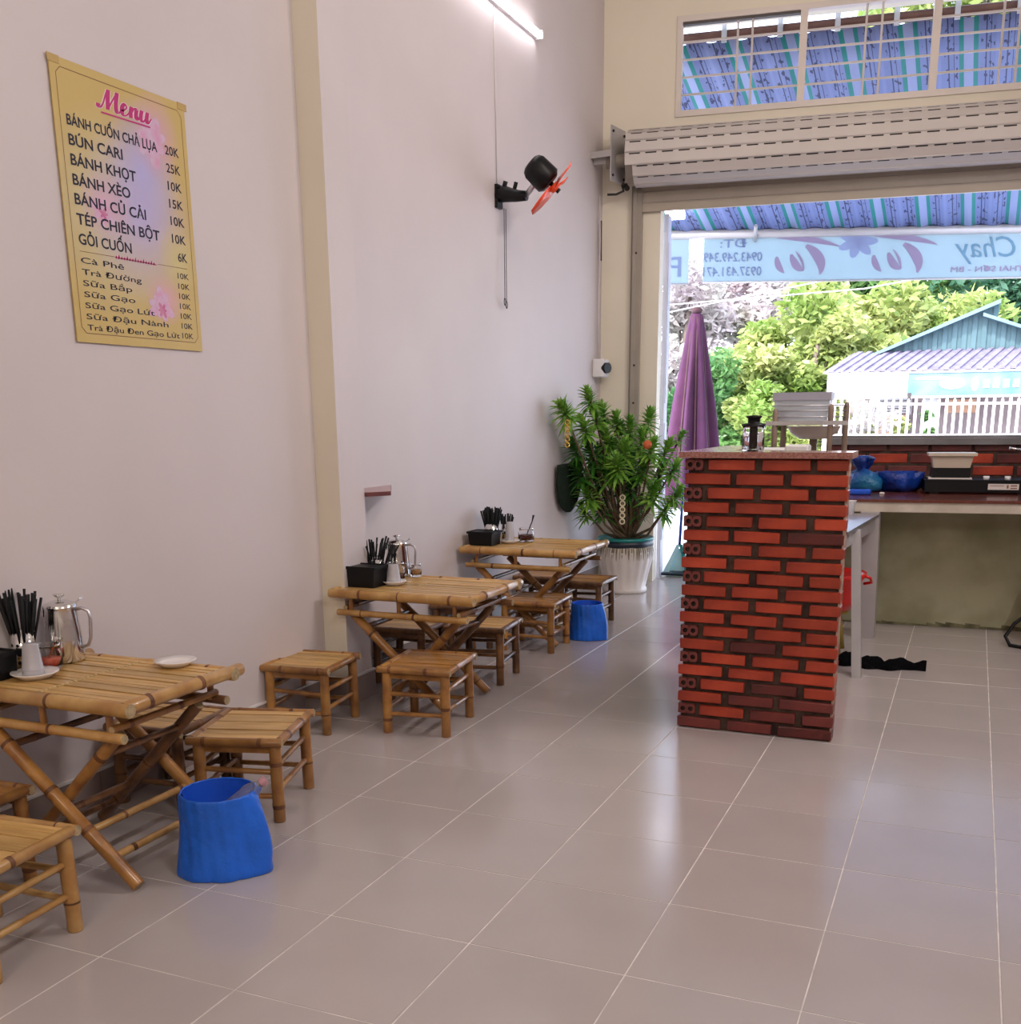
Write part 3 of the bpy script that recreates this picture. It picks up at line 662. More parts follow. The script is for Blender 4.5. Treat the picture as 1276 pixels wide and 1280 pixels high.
# ------------------------------------------------------------------ folding bamboo tables
def make_table(label, x0, x1, y0, y1, h, seed, rz=0, skin='bamboog', nsl=15, foot=.02, inset=.012):
    cx, cy = (x0+x1)/2, (y0+y1)/2; w = x1-x0; d = y1-y0
    t = thing('bamboo_table', label, 'table', (cx, cy, 0), R(rz), 'folding bamboo tables along the wall')
    mm = [skin, 'node', 'cut']; mb2 = ['bamboo', 'node', 'cut']; mb3 = ['bambood', 'node', 'cut']
    rr = random.Random(seed)
    for k, sy in enumerate((-1, 1)):
        bamboo(MB(), (-w/2, sy*(d/2-.018), h-.022), (w/2, sy*(d/2-.018), h-.022), .0205, seed*3+k, .16, 14).build('top_rail', mm, t)
    for k, sx in enumerate((-1, 1)):
        bamboo(MB(), (sx*(w/2-.02), -d/2+.012, h-.018), (sx*(w/2-.02), d/2+.03, h-.018), .0195, seed*5+k, .16, 14).build('top_rail', mm, t)
    MB().box(-w/2+.03, -d/2+.03, h-.024, w/2-.03, d/2-.03, h-.016).build('top_backing', 'underside', t)
    ys = -d/2+.036; st = (d-.072)/nsl
    for k in range(nsl):
        g = rr.uniform(.0016, .0048)
        MB().box(-w/2+.036, ys+k*st+g*.5, h-.016, w/2-.036, ys+(k+1)*st-g*.5, h-.005+rr.uniform(-.002, .001)).build('slat', 'slat', t)
    for sx in (-.02,):
        b = MB(); n_ = 26
        for k in range(n_):
            y = ys+(d-.072)*k/n_; b.box(sx-.004, y, h-.0062, sx+.004, y+(d-.072)/n_*.6, h-.0032)
        b.build('stitching', 'stitch', t)
    # lower rails with short posts
    zr = h-.105
    for k, sy in enumerate((-1, 1)):
        bamboo(MB(), (-w/2+.035, sy*(d/2-.022), zr), (w/2-.035, sy*(d/2-.022), zr), .0145, seed*7+k, .17).build('lower_rail', mm if k == 0 else mb3, t)
        for sx in (-.36, -.02, .36):
            bamboo(MB(), (sx*w, sy*(d/2-.03), zr), (sx*w, sy*(d/2-.03), h-.03), .010, seed+9, .2, 8, dark=False).build('rail_post', mb2, t)
    for k, sx in enumerate((-1, 1)):
        bamboo(MB(), (sx*(w/2-.075), -d/2+.02, zr+.022), (sx*(w/2-.075), d/2-.02, zr+.022), .011, seed*9+k, .17, 8).build('cross_rail', mb2, t)
    # crossing legs: A from top wall side to floor at aisle side; B the other way
    for k, sy in enumerate((-1, 1)):
        ya = sy*(d/2-inset); yb = sy*(d/2-inset-.045)
        bamboo(MB(), (-w/2+.09, ya, zr-.012), (w/2-foot, ya, .014), .0195, seed*21+k, .14, 14).build('leg', mb2, t)
        bamboo(MB(), (w/2-.10, yb, zr-.004), (-w/2+.055+foot, yb, .014), .0185, seed*23+k, .14, 14).build('leg', mb2 if k == 0 else mb3, t)
    fA = lambda z: (-w/2+.09)+(w-.09-foot)*(1-(z-.014)/(zr-.026)); 
    for z in (.085, .150):
        x = fA(z); bamboo(MB(), (x, -d/2+inset, z), (x, d/2-inset, z), .0115, seed+int(z*500), .16, 8).build('stretcher', mm, t)
    fB = lambda z: (-w/2+.055+foot)+(w-.155-foot)*((z-.014)/(zr-.018))
    for z in (.085, .150, .36):
        x = fB(z); bamboo(MB(), (x, -d/2+inset+.045, z), (x, d/2-inset-.045, z), .0115, seed+int(z*300), .16, 8).build('stretcher', mb3, t)
    x = fA(.37); bamboo(MB(), (x, -d/2+inset, .37), (x, d/2-inset, .37), .0115, seed+77, .16, 8).build('stretcher', mb3, t)
    return t
T1 = dict(x0=-.755, x1=-.125, y0=-.507, y1=-.035, h=.545, foot=.045, inset=.03)
T2 = dict(x0=-.70, x1=.0, y0=1.335, y1=1.858, h=.54, foot=.15, inset=.06)
T3 = dict(x0=-.778, x1=-.08, y0=2.80, y1=3.36, h=.555, foot=.13, inset=.06)
make_table('nearest folding bamboo table, with an empty white plate near its corner', seed=3, **T1)
make_table('middle folding bamboo table beside the pillar, steel pitcher and black box on it', seed=5, **T2)
make_table('farthest folding bamboo table, close to the potted plant', seed=8, **T3)

# ------------------------------------------------------------------ tableware
def saucer(label, x, y, z, r, group='white saucers'):
    o = MB().lathe([(.001, .004), (r*.55, .004), (r*.6, .0), (r*.66, .0), (r*.72, .005), (r, .016), (r, .019), (r*.7, .010), (r*.55, .008), (.001, .008)], 36).build('saucer', 'china')
    o.location = (x, y, z); return tag(o, label, 'saucer', group)
def cupstack(label, x, y, z, r=.028, h=.075, mt='cup', n=2, ribs=0):
    t = thing('plastic_cups', label, 'cups', (x, y, z))
    for k in range(n):
        zo = k*.012
        pr_ = [(r*1.0, zo), (r*1.02, zo+.004), (r*.98, zo+.006), (r*.72, zo+h-.003), (r*.68, zo+h), (.001, zo+h)]
        MB().lathe(pr_, 28, fn=(lambda a, z_: 1+.02*math.cos(a*14)) if ribs else None).build('cup', mt, t)
    return t
def jarpot(label, x, y, z, r, h, content, spoon=True, group=None, sh='steel', tall=.06, lvl=.5):
    t = thing('sauce_jar', label, 'jar', (x, y, z), 0, group)
    MB().lathe([(.001, .004), (r*.85, .003), (r, .012), (r, h*.68), (r*.86, h*.78), (r*.86, h), (r*.92, h), (r*.92, h-.006), (r*.8, h-.006), (r*.8, h*.78), (r*.93, h*.66), (r*.93, .014), (.001, .010)], 30).build('glass_jar', 'glass', t)
    MB().lathe([(.001, .012), (r*.9, .014), (r*.92, h*lvl), (.001, h*lvl)], 24).build('sauce', content, t)
    if spoon: MB().tube([(0, 0, h*.4), (r*.8, .0, h+tall*.5), (r*1.0, 0, h+tall)], [.0035, .0035, .007], 8).build('spoon', sh, t)
    return t
def blackbox(label, x, y, z, w, d, h, rz=0):
    t = thing('condiment_box', label, 'box', (x, y, z), R(rz), 'black condiment boxes')
    w2, d2 = w*.92, d*.92
    MB().quadbox([(-w2/2, -d2/2, 0), (w2/2, -d2/2, 0), (w2/2, d2/2, 0), (-w2/2, d2/2, 0), (-w/2, -d/2, h), (w/2, -d/2, h), (w/2, d/2, h), (-w/2, d/2, h)]).build('box_body', 'black', t)
    e = .006
    MB().box(-w/2-e, -d/2-e, h-.008, w/2+e, -d/2+.004, h+.004).box(-w/2-e, d/2-.004, h-.008, w/2+e, d/2+e, h+.004).box(-w/2-e, -d/2, h-.008, -w/2+.004, d/2, h+.004).box(w/2-.004, -d/2, h-.008, w/2+e, d/2, h+.004).build('rim', 'blackm', t)
    return t
def chopholder(label, x, y, z, r=.032, h=.10, n=26, L=.225, spread=.16, seed=1, grp='steel chopstick holders'):
    t = thing('chopstick_holder', label, 'holder', (x, y, z), 0, grp)
    MB().lathe([(.001, .001), (r, 0), (r, h), (r*.95, h), (r*.95, .004), (.001, .004)], 28).build('steel_cup', 'steel', t)
    hd = MB()
    for a in (-1.9, -1.25, -.6, 0.1):
        for q in range(3):
            c, s_ = math.cos(a), math.sin(a); zc = .022+q*.026
            hd.tube([(c*(r-.002), s_*(r-.002), zc), (c*(r+.0008), s_*(r+.0008), zc)], .0048, 10)
    hd.build('drain_holes', 'black', t)
    rr = random.Random(seed)
    for k in range(n):
        a = rr.uniform(0, 2*PI); q = math.sqrt(rr.random())*r*.8; tp = rr.uniform(.3, 1)*spread
        b = Vector((q*math.cos(a)*.6, q*math.sin(a)*.6, .006)); e = Vector((q*math.cos(a)+tp*math.cos(a)*.35, q*math.sin(a)+tp*math.sin(a)*.35, L*rr.uniform(.86, 1.0)))
        MB().tube([b, e], [.0030, .0042], 6).build('chopstick', 'blackm', t)
    return t
def pitcher(label, x, y, z, r=.062, h=.165, rz=0, grp='steel water pitchers'):
    t = thing('steel_pitcher', label, 'pitcher', (x, y, z), R(rz), grp)
    MB().lathe([(.001, .0), (r*.98, 0), (r*1.0, .006), (r*.93, h*.5), (r*.80, h*.93), (r*.82, h*.96), (r*.84, h), (r*.80, h), (r*.76, h*.96), (.001, h*.95)], 40).build('body', 'steel', t)
    MB().lathe([(r*.83, h), (r*.80, h+.005), (r*.5, h+.012), (.001, h+.014)], 36).build('lid', 'steel', t)
    MB().lathe([(.006, h+.013), (.005, h+.022), (.017, h+.030), (.018, h+.034), (.001, h+.036)], 18).build('lid_knob', 'steel', t)
    hx = r*.80
    MB().tube([(hx*.98, 0, h*.93), (hx+.022, 0, h*.95), (hx+.040, 0, h*.90), (hx+.045, 0, h*.78), (hx+.040, 0, h*.42), (hx+.030, 0, h*.28), (r*.93, 0, h*.24)], .0055, 10).build('handle', 'steelb', t)
    MB().quadbox([(hx-.002, -.008, h+.002), (hx+.022, -.008, h+.020), (hx+.022, .008, h+.020), (hx-.002, .008, h+.002), (hx-.002, -.008, h+.005), (hx+.021, -.008, h+.024), (hx+.021, .008, h+.024), (hx-.002, .008, h+.005)]).build('thumb_lever', 'steel', t)
    MB().quadbox([(-r*.80, -.02, h*.80), (-r*.78, -.02, h), (-r*.78, .02, h), (-r*.80, .02, h*.80), (-r*.80-.002, -.006, h*.82), (-r*.82-.018, -.008, h), (-r*.82-.018, .008, h), (-r*.80-.002, .006, h*.82)]).build('spout', 'steel', t)
    return t
H1 = .541
pitcher('large steel pitcher on the nearest table, against the wall', -.692, -.150, H1, .058, .172, 20)
jarpot('small glass jar of red chili sauce on the nearest table', -.640, -.262, H1, .038, .078, 'chili', True, tall=.02, lvl=.42)
saucer('white saucer under upturned cups on the nearest table', -.600, -.355, H1, .066)
cupstack('stack of upturned white plastic cups on the nearest table', -.612, -.350, H1+.009, .030, .078)
saucer('empty white saucer near the corner of the nearest table', -.320, -.085, H1, .062)
chopholder('steel holder full of black chopsticks at the left of the nearest table', -.722, -.275, H1, .034, .110, 40, .235, .14, 2)
blackbox('black condiment box at the left edge of the nearest table', -.700, -.415, H1, .085, .11, .074)
H2 = .536
blackbox('black condiment box at the left end of the middle table', -.600, 1.485, H2, .168, .12, .088)
chopholder('steel holder with black chopsticks behind the box on the middle table', -.668, 1.675, H2, .034, .105, 24, .19, .24, 5)
chopholder('second steel chopstick holder beside the pitcher on the middle table', -.632, 1.655, H2, .031, .095, 12, .17, .26, 6)
pitcher('steel pitcher at the back of the middle table', -.600, 1.785, H2, .058, .158, 10)
jarpot('glass bowl jar with dark sauce beside the box on the middle table', -.535, 1.655, H2, .040, .085, 'sauce', False, lvl=.35)
jarpot('small jar of amber sauce behind the cups on the middle table', -.505, 1.79, H2, .026, .065, 'orange_s', False, lvl=.55)
saucer('white saucer under ribbed cups on the middle table', -.490, 1.555, H2, .055)
cupstack('upturned ribbed clear cups on the middle table', -.490, 1.55, H2+.009, .031, .072, 'cup', 2, 1)
H3 = .551
blackbox('black condiment box on the farthest table', -.685, 2.95, H3, .15, .13, .075)
chopholder('steel holder packed with black chopsticks on the farthest table', -.705, 3.09, H3, .042, .105, 60, .20, .10, 8)
chopholder('short steel holder with black handles on the farthest table', -.640, 3.16, H3, .032, .10, 22, .16, .08, 9)
cupstack('tall stack of upturned clear cups on the farthest table', -.585, 3.08, H3+.009, .027, .088, 'cup', 3)
saucer('white saucer under cups on the farthest table', -.580, 3.07, H3, .060)
jarpot('glass jar of dark red sauce with a black spoon on the farthest table', -.515, 3.16, H3, .047, .080, 'sauce', True, sh='black', tall=.075, lvl=.5)

# ------------------------------------------------------------------ bins
def blue_bin(label, x, y, r0, r1, h, seed, flap=0., group='blue lined bins'):
    t = thing('waste_bin', label, 'bin', (x, y, 0), 0, group); rr = random.Random(seed)
    ph = [rr.uniform(0, 6.28) for _ in range(6)]
    def fn(a, z):
        k = 1-z/h
        w = 1+k*(.05*math.sin(3*a+ph[0])+.05*abs(math.sin(2.5*a+ph[1]+z*5))+.05*abs(math.sin(4.5*a+ph[2]-z*8)))+.020*abs(math.sin(6.5*a+ph[3]+z*16))+.014*math.sin(21*a+ph[4]+z*14)
        if flap: 
            dd = math.atan2(math.sin(a-flap), math.cos(a-flap)); w += .34*math.exp(-(dd/.30)**2)*max(0, min(1, k*2.4))*(1 if z > .03 else .7)
        return w
    prof = [(r1*1.02, .002), (r1*1.04, .012), (r1*1.02, h*.12), (r1*1.0, h*.25), (r1*.99, h*.38), (r1*.97, h*.5), (r0*1.0, h*.64), (r0*1.03, h*.78), (r0*1.02, h*.93), (r0*1.0, h*.99), (r0*.97, h), (r0*.94, h*.985)]
    smod(MB().lathe(prof, 72, fn=fn).build('liner_bag', 'bag', t))
    fi = lambda a, z: 1+.02*math.sin(7*a+ph[2])+.015*math.sin(15*a+ph[4]+z*15)
    MB().lathe([(r0*.94, h*.985), (r0*.92, h*.8), (r0*.85, h*.3), (r0*.8, .03), (.001, .03)], 60, fn=fi).build('liner_inside', 'bagin', t)
    MB().lathe([(r0*.93, h*.975), (r0*.90, h*.80), (r0*.84, .02), (.001, .015)], 36).build('bin_body', 'bagin', t)
    return t
blue_bin('large bin with a blue bag and a bottle in it, beside the nearest table', -.058, -.255, .106, .112, .238, 3, flap=.15)
bt = thing('plastic_bottle', 'crumpled clear bottle with pinkish cap sticking out of the large blue bin', 'bottle', (-.005, -.235, .200)); bt.rotation_euler = (R(-12), R(52), R(20))
MB().lathe([(.001, -.07), (.024, -.07), (.026, -.06), (.025, .02), (.027, .04), (.022, .06), (.011, .078), (.011, .088)], 18).build('bottle_body', 'bottle', bt)
MB().lathe([(.0135, .083), (.0135, .100), (.001, .102)], 14).build('bottle_cap', 'cap', bt)
blue_bin('small bin with a blue bag under the far stool beside the aisle', -.145, 3.185, .090, .096, .21, 9, flap=-.1)

# ------------------------------------------------------------------ brick bar counter
bar = thing('brick_counter', 'red brick bar counter with open joints and a polished red top', 'counter', (0, 0, 0))
BX0, BX1, BY0 = .80, 1.42, 1.615
MB().box(BX0+.014, BY0+.014, 0, BX1-.006, BY0+.085, 1.098).box(BX0+.014, BY0+.085, 0, BX0+.072, 2.42, 1.098).build('mortar_core', 'mortar', bar)
MB().box(BX1-.008, BY0+.006, 0, BX1-.0005, BY0+.08, 1.098).build('mortar_edge', 'mortarw', bar)
BH, BJ = .0415, .0136
strm = {}
rb = random.Random(12)
def brick(x0, x1, y0, y1, z, dark=False, hdr=False):
    w_, d_ = x1-x0, y1-y0
    key = (round(w_, 2), round(d_, 2), dark, rb.randrange(3))
    if key not in strm: strm[key] = cbox_mesh('brick', w_, d_, BH, .0035, ['brickd' if dark else 'brick'], .0016, len(strm))
    link('brick', strm[key], bar, loc=((x0+x1)/2+rb.uniform(-.003, .003), (y0+y1)/2+rb.uniform(-.003, .003), z+BH/2+rb.uniform(-.0012, .0012)), rot=(0, rb.uniform(-.008, .008), rb.uniform(-.015, .015)))
def header(x0, z, y0):
    W_ = .071; Hh = BH; b = MB(); xs = [0, W_/2, W_]
    for k in (0, 1):
        cx = W_*(.27 if k == 0 else .73); cz = Hh/2; r_ = .0098; n = 12
        sq = []; 
        xa, xb = xs[k], xs[k+1]
        for j in range(n):
            a = 2*PI*j/n; c, s_ = math.cos(a), math.sin(a)
            sc = min((xb-cx if c > 0 else cx-xa)/max(abs(c), 1e-6), (Hh/2)/max(abs(s_), 1e-6)); sq.append((cx+c*sc, 0, cz+s_*sc))
        # add the corners by snapping the diagonal points
        for j in range(n):
            c, s_ = math.cos(2*PI*j/n), math.sin(2*PI*j/n)
        cir = [(cx+r_*math.cos(2*PI*j/n), 0, cz+r_*math.sin(2*PI*j/n)) for j in range(n)]
        inn = [(p[0], .05, p[2]) for p in cir]
        b.rings([sq, cir], 0, (False, False), False); b.rings([cir, inn], 1, (False, True), False, 1)
        # corner fillers
        for cxr, czr in ((xa, 0), (xb, 0), (xb, Hh), (xa, Hh)):
            near = sorted(sq, key=lambda p: (p[0]-cxr)**2+(p[2]-czr)**2)[:2]; b.face([near[0], near[1], (cxr, 0, czr)])
            b.face([near[1], near[0], (cxr, 0, czr)])
    b.box(0, .0008, 0, .0015, .18, Hh); b.box(W_-.0015, .0008, 0, W_, .18, Hh); b.box(0, .0008, 0, W_, .18, .0015); b.box(0, .0008, Hh-.0015, W_, .18, Hh)
    o = b.build('brick', ['brickend', 'hole'], bar); o.location = (x0+rb.uniform(-.003, .002), y0+rb.uniform(-.004, .003), z); o['label'] = 'brick end with two round holes'
NC = 20
for c in range(NC):
    z = .004+c*(BH+BJ); fromtop = NC-1-c
    y0 = BY0; y1 = BY0+.078
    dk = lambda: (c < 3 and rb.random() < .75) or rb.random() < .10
    if fromtop % 2 == 0:
        header(BX0+.004, z, y0+.003)
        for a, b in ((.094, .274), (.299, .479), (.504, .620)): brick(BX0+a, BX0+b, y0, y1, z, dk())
        yy = BY0+.19
    else:
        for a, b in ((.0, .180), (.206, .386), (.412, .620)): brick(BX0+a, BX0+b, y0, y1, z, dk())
        yy = BY0+.095
    while yy < 2.36:
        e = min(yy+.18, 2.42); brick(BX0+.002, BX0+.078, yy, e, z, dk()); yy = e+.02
MB().box(.783, 1.585, 1.098, 1.432, 1.80, 1.121).box(.783, 1.80, 1.098, .955, 2.46, 1.121).build('counter_top', 'granite', bar)

# french press / lidded jar on the bar
jr = thing('lidded_glass_jar', 'ribbed glass jar with a black lid and black core on the brick counter', 'jar', (1.045, 1.71, 1.121))
MB().lathe([(.001, .002), (.042, .0), (.043, .004), (.041, .085), (.043, .096), (.040, .096), (.039, .085), (.040, .006), (.001, .006)], 40, fn=lambda a, z: 1+.02*math.cos(a*16)).build('glass_body', 'glass', jr)
MB().lathe([(.016, .004), (.016, .096)], 20).build('inner_core', 'black', jr)
MB().lathe([(.046, .094), (.046, .104), (.024, .106), (.024, .112), (.024, .124), (.030, .128), (.030, .134), (.001, .136)], 32).build('lid', 'black', jr)

# ------------------------------------------------------------------ steel side table and L-shaped worktop
st = thing('steel_table', 'grey metal side table with a shiny lavender top behind the brick counter', 'table', (0, 0, 0))
TZ = .715
MB().quadbox([(.90, 2.70, TZ-.018), (1.325, 2.70, TZ-.018), (1.385, 3.72, TZ-.018), (.90, 3.72, TZ-.018), (.90, 2.70, TZ), (1.325, 2.70, TZ), (1.385, 3.72, TZ), (.90, 3.72, TZ)]).build('table_top', 'steelb', st)
MB().quadbox([(1.29, 2.72, TZ-.085), (1.31, 2.72, TZ-.085), (1.37, 3.70, TZ-.085), (1.35, 3.70, TZ-.085), (1.29, 2.72, TZ-.018), (1.31, 2.72, TZ-.018), (1.37, 3.70, TZ-.018), (1.35, 3.70, TZ-.018)]).build('apron', 'steelw', st)
MB().box(.92, 2.72, TZ-.085, 1.29, 2.74, TZ-.018).build('apron', 'steelw', st)
for (a, b), (c, d) in (((1.405, 2.765), (1.335, 3.0)), ((.93, 2.765), (.93, 2.765)), ((.93, 3.66), (.93, 3.66))):
    MB().quadbox([(a-.022, b-.022, 0), (a+.022, b-.022, 0), (a+.022, b+.022, 0), (a-.022, b+.022, 0), (c-.022, d-.022, TZ-.018), (c+.022, d-.022, TZ-.018), (c+.022, d+.022, TZ-.018), (c-.022, d+.022, TZ-.018)]).build('leg', 'steelw', st)
wt = thing('worktop', 'brown granite worktop on a white edged slab below the brick parapet', 'worktop', (0, 0, 0))
def slab(z0, z1, yo=0):
    return MB().quadbox([(.95, 3.72+yo, z0), (3.15, 3.95+yo, z0), (3.15, 5.02, z0), (.95, 4.78, z0), (.95, 3.72+yo, z1), (3.15, 3.95+yo, z1), (3.15, 5.02, z1), (.95, 4.78, z1)])
slab(.722, .776).build('slab_edge', 'beam', wt)
slab(.776, .792, -.008).build('granite_top', 'graniteb', wt)
MB().quadbox([(1.305, 3.735, 0), (1.405, 3.745, 0), (1.405, 3.85, 0), (1.305, 3.84, 0), (1.285, 3.735, .722), (1.385, 3.745, .722), (1.385, 3.85, .722), (1.285, 3.84, .722)]).build('leg', 'steelw', wt)
gw = struct(MB().quadbox([(.95, 4.21, 0), (3.18, 4.32, 0), (3.18, 4.45, 0), (.95, 4.34, 0), (.95, 4.21, .722), (3.18, 4.32, .722), (3.18, 4.45, .722), (.95, 4.34, .722)]).build('wall_counter_base', 'greenwall'))
mo = MB(); rr = random.Random(5)
x = .96
while x < 3.1:
    hgt = rr.uniform(.012, .032); e = x+rr.uniform(.04, .12); y_ = lambda q: 4.21+(q-.95)*.0493-.0025
    mo.quadbox([(x, y_(x), 0.001), (e, y_(e), 0.001), (e, y_(e)+.01, 0.001), (x, y_(x)+.01, 0.001), (x, y_(x), hgt), (e, y_(e), hgt*rr.uniform(.5, 1)), (e, y_(e)+.01, hgt*.7), (x, y_(x)+.01, hgt)]); x = e
mo.build('dark_base_strip', 'base_strip', gw)  # uneven dark strip along the foot of the green wall

# brick parapet with cement sill
pp = thing('brick_parapet', 'low dark red brick parapet with a grey cement sill at the street side', 'parapet', (.98, 4.80, 0), math.atan2(.24, 2.2))
PLen = 2.2
MB().box(0, .012, .722, PLen, .12, 1.075).build('mortar_core', 'mortar', pp)
prb = random.Random(7); z = .795; c = 0
while z < 1.04:
    x = -.02-(.13 if c % 2 else 0)
    while x < PLen:
        a = max(x, 0); e = min(x+.235, PLen)
        if e-a > .03:
            o = link('brick', cbox_mesh('brick', e-a, .09, .058, .004, ['brickd' if prb.random() < .82 else 'brick'], .0015, c), pp, loc=((a+e)/2, .05, z+.029))
        x += .255
    z += .075; c += 1
MB().box(-.03, -.035, 1.062, PLen, .20, 1.100).build('sill', 'sill', pp)
MB().box(-.03, .05, 1.100, PLen, .20, 1.116).build('sill_upper', 'sill', pp)

# dish rack with storage box
rk = thing('dish_rack', 'wire and post dish rack standing behind the brick counter', 'rack', (0, 0, 0))
for (x, y, zt) in ((1.175, 3.02, 1.305), (1.235, 3.14, 1.315), (.905, 3.02, 1.285), (.93, 3.14, 1.285)):
    MB().tube([(x, y, TZ), (x, y, zt-.02), (x, y, zt)], [.014, .014, .010], 10).build('post', 'wood', rk)
MB().box(.86, 3.005, 1.205, 1.26, 3.03, 1.225).build('shelf_bar', 'steelw', rk)
MB().box(.90, 3.13, 1.210, 1.24, 3.15, 1.225).build('shelf_bar', 'steelw', rk)
wr = MB()
for z in (1.245, 1.275, 1.30): wr.tube([(.885, 3.015, z), (1.20, 3.015, z)], .003, 6); wr.tube([(.885, 3.015, z), (.90, 3.15, z)], .003, 6); wr.tube([(1.18, 3.015, z), (1.24, 3.14, z)], .003, 6)
for k in range(8): wr.tube([(.90+k*.04, 3.0, 1.215), (.90+k*.04, 3.16, 1.215)], .0025, 6)
wr.build('wire_guard', 'steelb', rk)
bx = thing('storage_box', 'translucent plastic box with a grey lid on the dish rack', 'box', (1.03, 3.085, 1.226))
MB().quadbox([(-.125, -.055, 0), (.125, -.055, 0), (.125, .055, 0), (-.125, .055, 0), (-.135, -.06, .102), (.135, -.06, .102), (.135, .06, .102), (-.135, .06, .102)]).build('box_body', 'cleart', bx)
MB().box(-.142, -.066, .100, .142, .066, .138).build('lid', 'lid', bx)
bs = MB().lathe([(.001, .0), (.07, .002), (.12, .035), (.135, .065), (.138, .068), (.130, .066), (.115, .037), (.068, .008), (.001, .006)], 36).build('serving_bowl', 'tray'); bs.location = (1.06, 3.30, 1.13); tag(bs, 'wide cream bowl under the dish rack shelf behind the counter', 'bowl')
tag(MB().tube([(1.06, 3.30, TZ+.0), (1.06, 3.30, 1.13)], .02, 10).build('bowl_post', 'wood'), 'brown post holding up the wide cream bowl', 'post')
for k, (x, w_, h_) in enumerate(((.93, .13, .385), (1.05, .11, .40))):
    o = link('foam_box', cbox_mesh('foam_box', w_, .11, h_, .008, ['white']), None, loc=(x, 2.86, TZ+h_/2)); tag(o, ('left' if k == 0 else 'right')+' white upright box showing just above the brick counter top', 'box', 'white boxes behind the counter')

# bags and small things at the corner of the worktop
def lump(name, mt, x, y, z, sx, sy, sz, seed, amp=.18, n=28, m_=14, top=None):
    rr = random.Random(seed); ph = [rr.uniform(0, 6.28) for _ in range(8)]; Rg = []
    for j in range(m_+1):
        v = j/m_*PI; row = []
        for i in range(n):
            a = 2*PI*i/n
            k = 1+amp*(.5*math.sin(3*a+ph[0]+2*v)+.35*math.sin(5*a+ph[1]-3*v)+.3*math.sin(9*a+ph[2]+5*v)+.2*math.sin(14*a+ph[3]))*math.sin(v)
            r_ = math.sin(v)*k; zz = max(-.55, -math.cos(v))
            row.append((r_*math.cos(a)*sx, r_*math.sin(a)*sy, (zz+.55)/1.55*sz*(1+.1*math.sin(2*a+ph[4]))))
        Rg.append(row)
    o = MB().rings(Rg, 0, (False, False)).build(name, mt); o.location = (x, y, z); return o
bg1 = thing('tied_plastic_bag', 'tied teal and blue plastic bag at the left corner of the worktop', 'bag', (1.22, 4.42, .792))
for o in (lump('bag_body', 'tealp', 0, 0, 0, .14, .11, .13, 3),): o.parent = bg1
MB().rings([[(r_*math.cos(2*PI*i/18)*(1+.3*math.sin(3*i))+.0, r_*math.sin(2*PI*i/18)*(1+.3*math.sin(4*i)), z_) for i in range(18)] for r_, z_ in ((.05, .09), (.028, .13), (.05, .165), (.062, .20), (.035, .215))], 0).build('bag_top', 'bluep', bg1)
bg2 = thing('open_plastic_bag', 'blue plastic bag lying open with yellow food, right of the teal bag', 'bag', (1.435, 4.46, .792))
MB().lathe([(.001, .002), (.09, .0), (.125, .03), (.135, .075), (.145, .118), (.130, .115), (.115, .085), (.10, .072), (.001, .070)], 40, fn=lambda a, z: 1+.09*math.sin(4*a+z*30)+.05*math.sin(9*a)).build('bag_body', 'bluep', bg2)
smo = lump('food', 'yellowish', 0, 0, .068, .075, .07, .03, 6, .1); smo.parent = bg2
tag(link('blue_box', cbox_mesh('blue_box', .12, .09, .03, .008, ['bagin']), None, loc=(1.24, 4.10, .807)), 'small flat bright blue packet on the worktop below the bags', 'packet')
cp = MB().lathe([(.001, .0), (.022, .0), (.033, .075), (.036, .078), (.031, .075), (.020, .004), (.001, .004)], 24).build('paper_cup', 'white'); cp.location = (1.235, 3.62, TZ); tag(cp, 'white cup at the edge of the lavender table top', 'cup')
tag(link('paper_scrap', cbox_mesh('garlic', .03, .02, .012, .005, ['white']), None, loc=(1.36, 4.16, .798)), 'tiny white scrap on the brown worktop right of the blue packet', 'scrap')

# gas stove, trays
sv = thing('gas_stove', 'flat black gas stove with white knobs and a paper label on the worktop', 'stove', (1.60, 4.26, .792), math.atan2(.24, 2.2))
MB().box(-.01, 0, .012, .62, .34, .078).box(.02, .01, 0, .07, .06, .012).box(.5, .01, 0, .55, .06, .012).box(.02, .28, 0, .07, .33, .012).build('stove_body', 'black', sv)
MB().box(-.015, -.004, .076, .625, .344, .083).build('stove_top', 'blackm', sv)
for x in (.325, .44):
    MB().tube([(x, .03, .083), (x, .03, .105)], .017, 14).build('knob', 'white', sv)
lb = MB().box(.335, -.003, .028, .50, -.0005, .062).build('paper_label', 'label', sv)
MB().box(.435, -.0045, .036, .445, -.003, .056).box(.455, -.0045, .034, .49, -.003, .040).box(.455, -.0045, .048, .49, -.003, .055).box(.345, -.0045, .050, .42, -.003, .053).build('label_print', 'labeld', lb)
MB().tube([(.12, .18, .083), (.12, .18, .10)], .07, 20).build('burner', 'blackm', sv)
tr = thing('plastic_tub', 'cream plastic tub with a wide rim on a black stand on the stove', 'tub', (1.72, 4.42, .875), math.atan2(.24, 2.2))
MB().box(-.105, -.07, .004, .105, .07, .066).build('black_stand', 'blackm', tr)
MB().box(-.125, -.085, 0, .115, .085, .008).build('stand_tray', 'label', tr)
MB().quadbox([(-.10, -.07, .066), (.10, -.07, .066), (.10, .07, .066), (-.10, .07, .066), (-.115, -.08, .135), (.115, -.08, .135), (.115, .08, .135), (-.115, .08, .135)]).build('tub_body', 'tray', tr)
MB().box(-.133, -.095, .135, .133, .095, .152).build('tub_rim', 'tray', tr)
pt = thing('steel_pan', 'steel pan with its handle pointing left at the right end of the worktop', 'pan', (2.26, 4.45, .875))
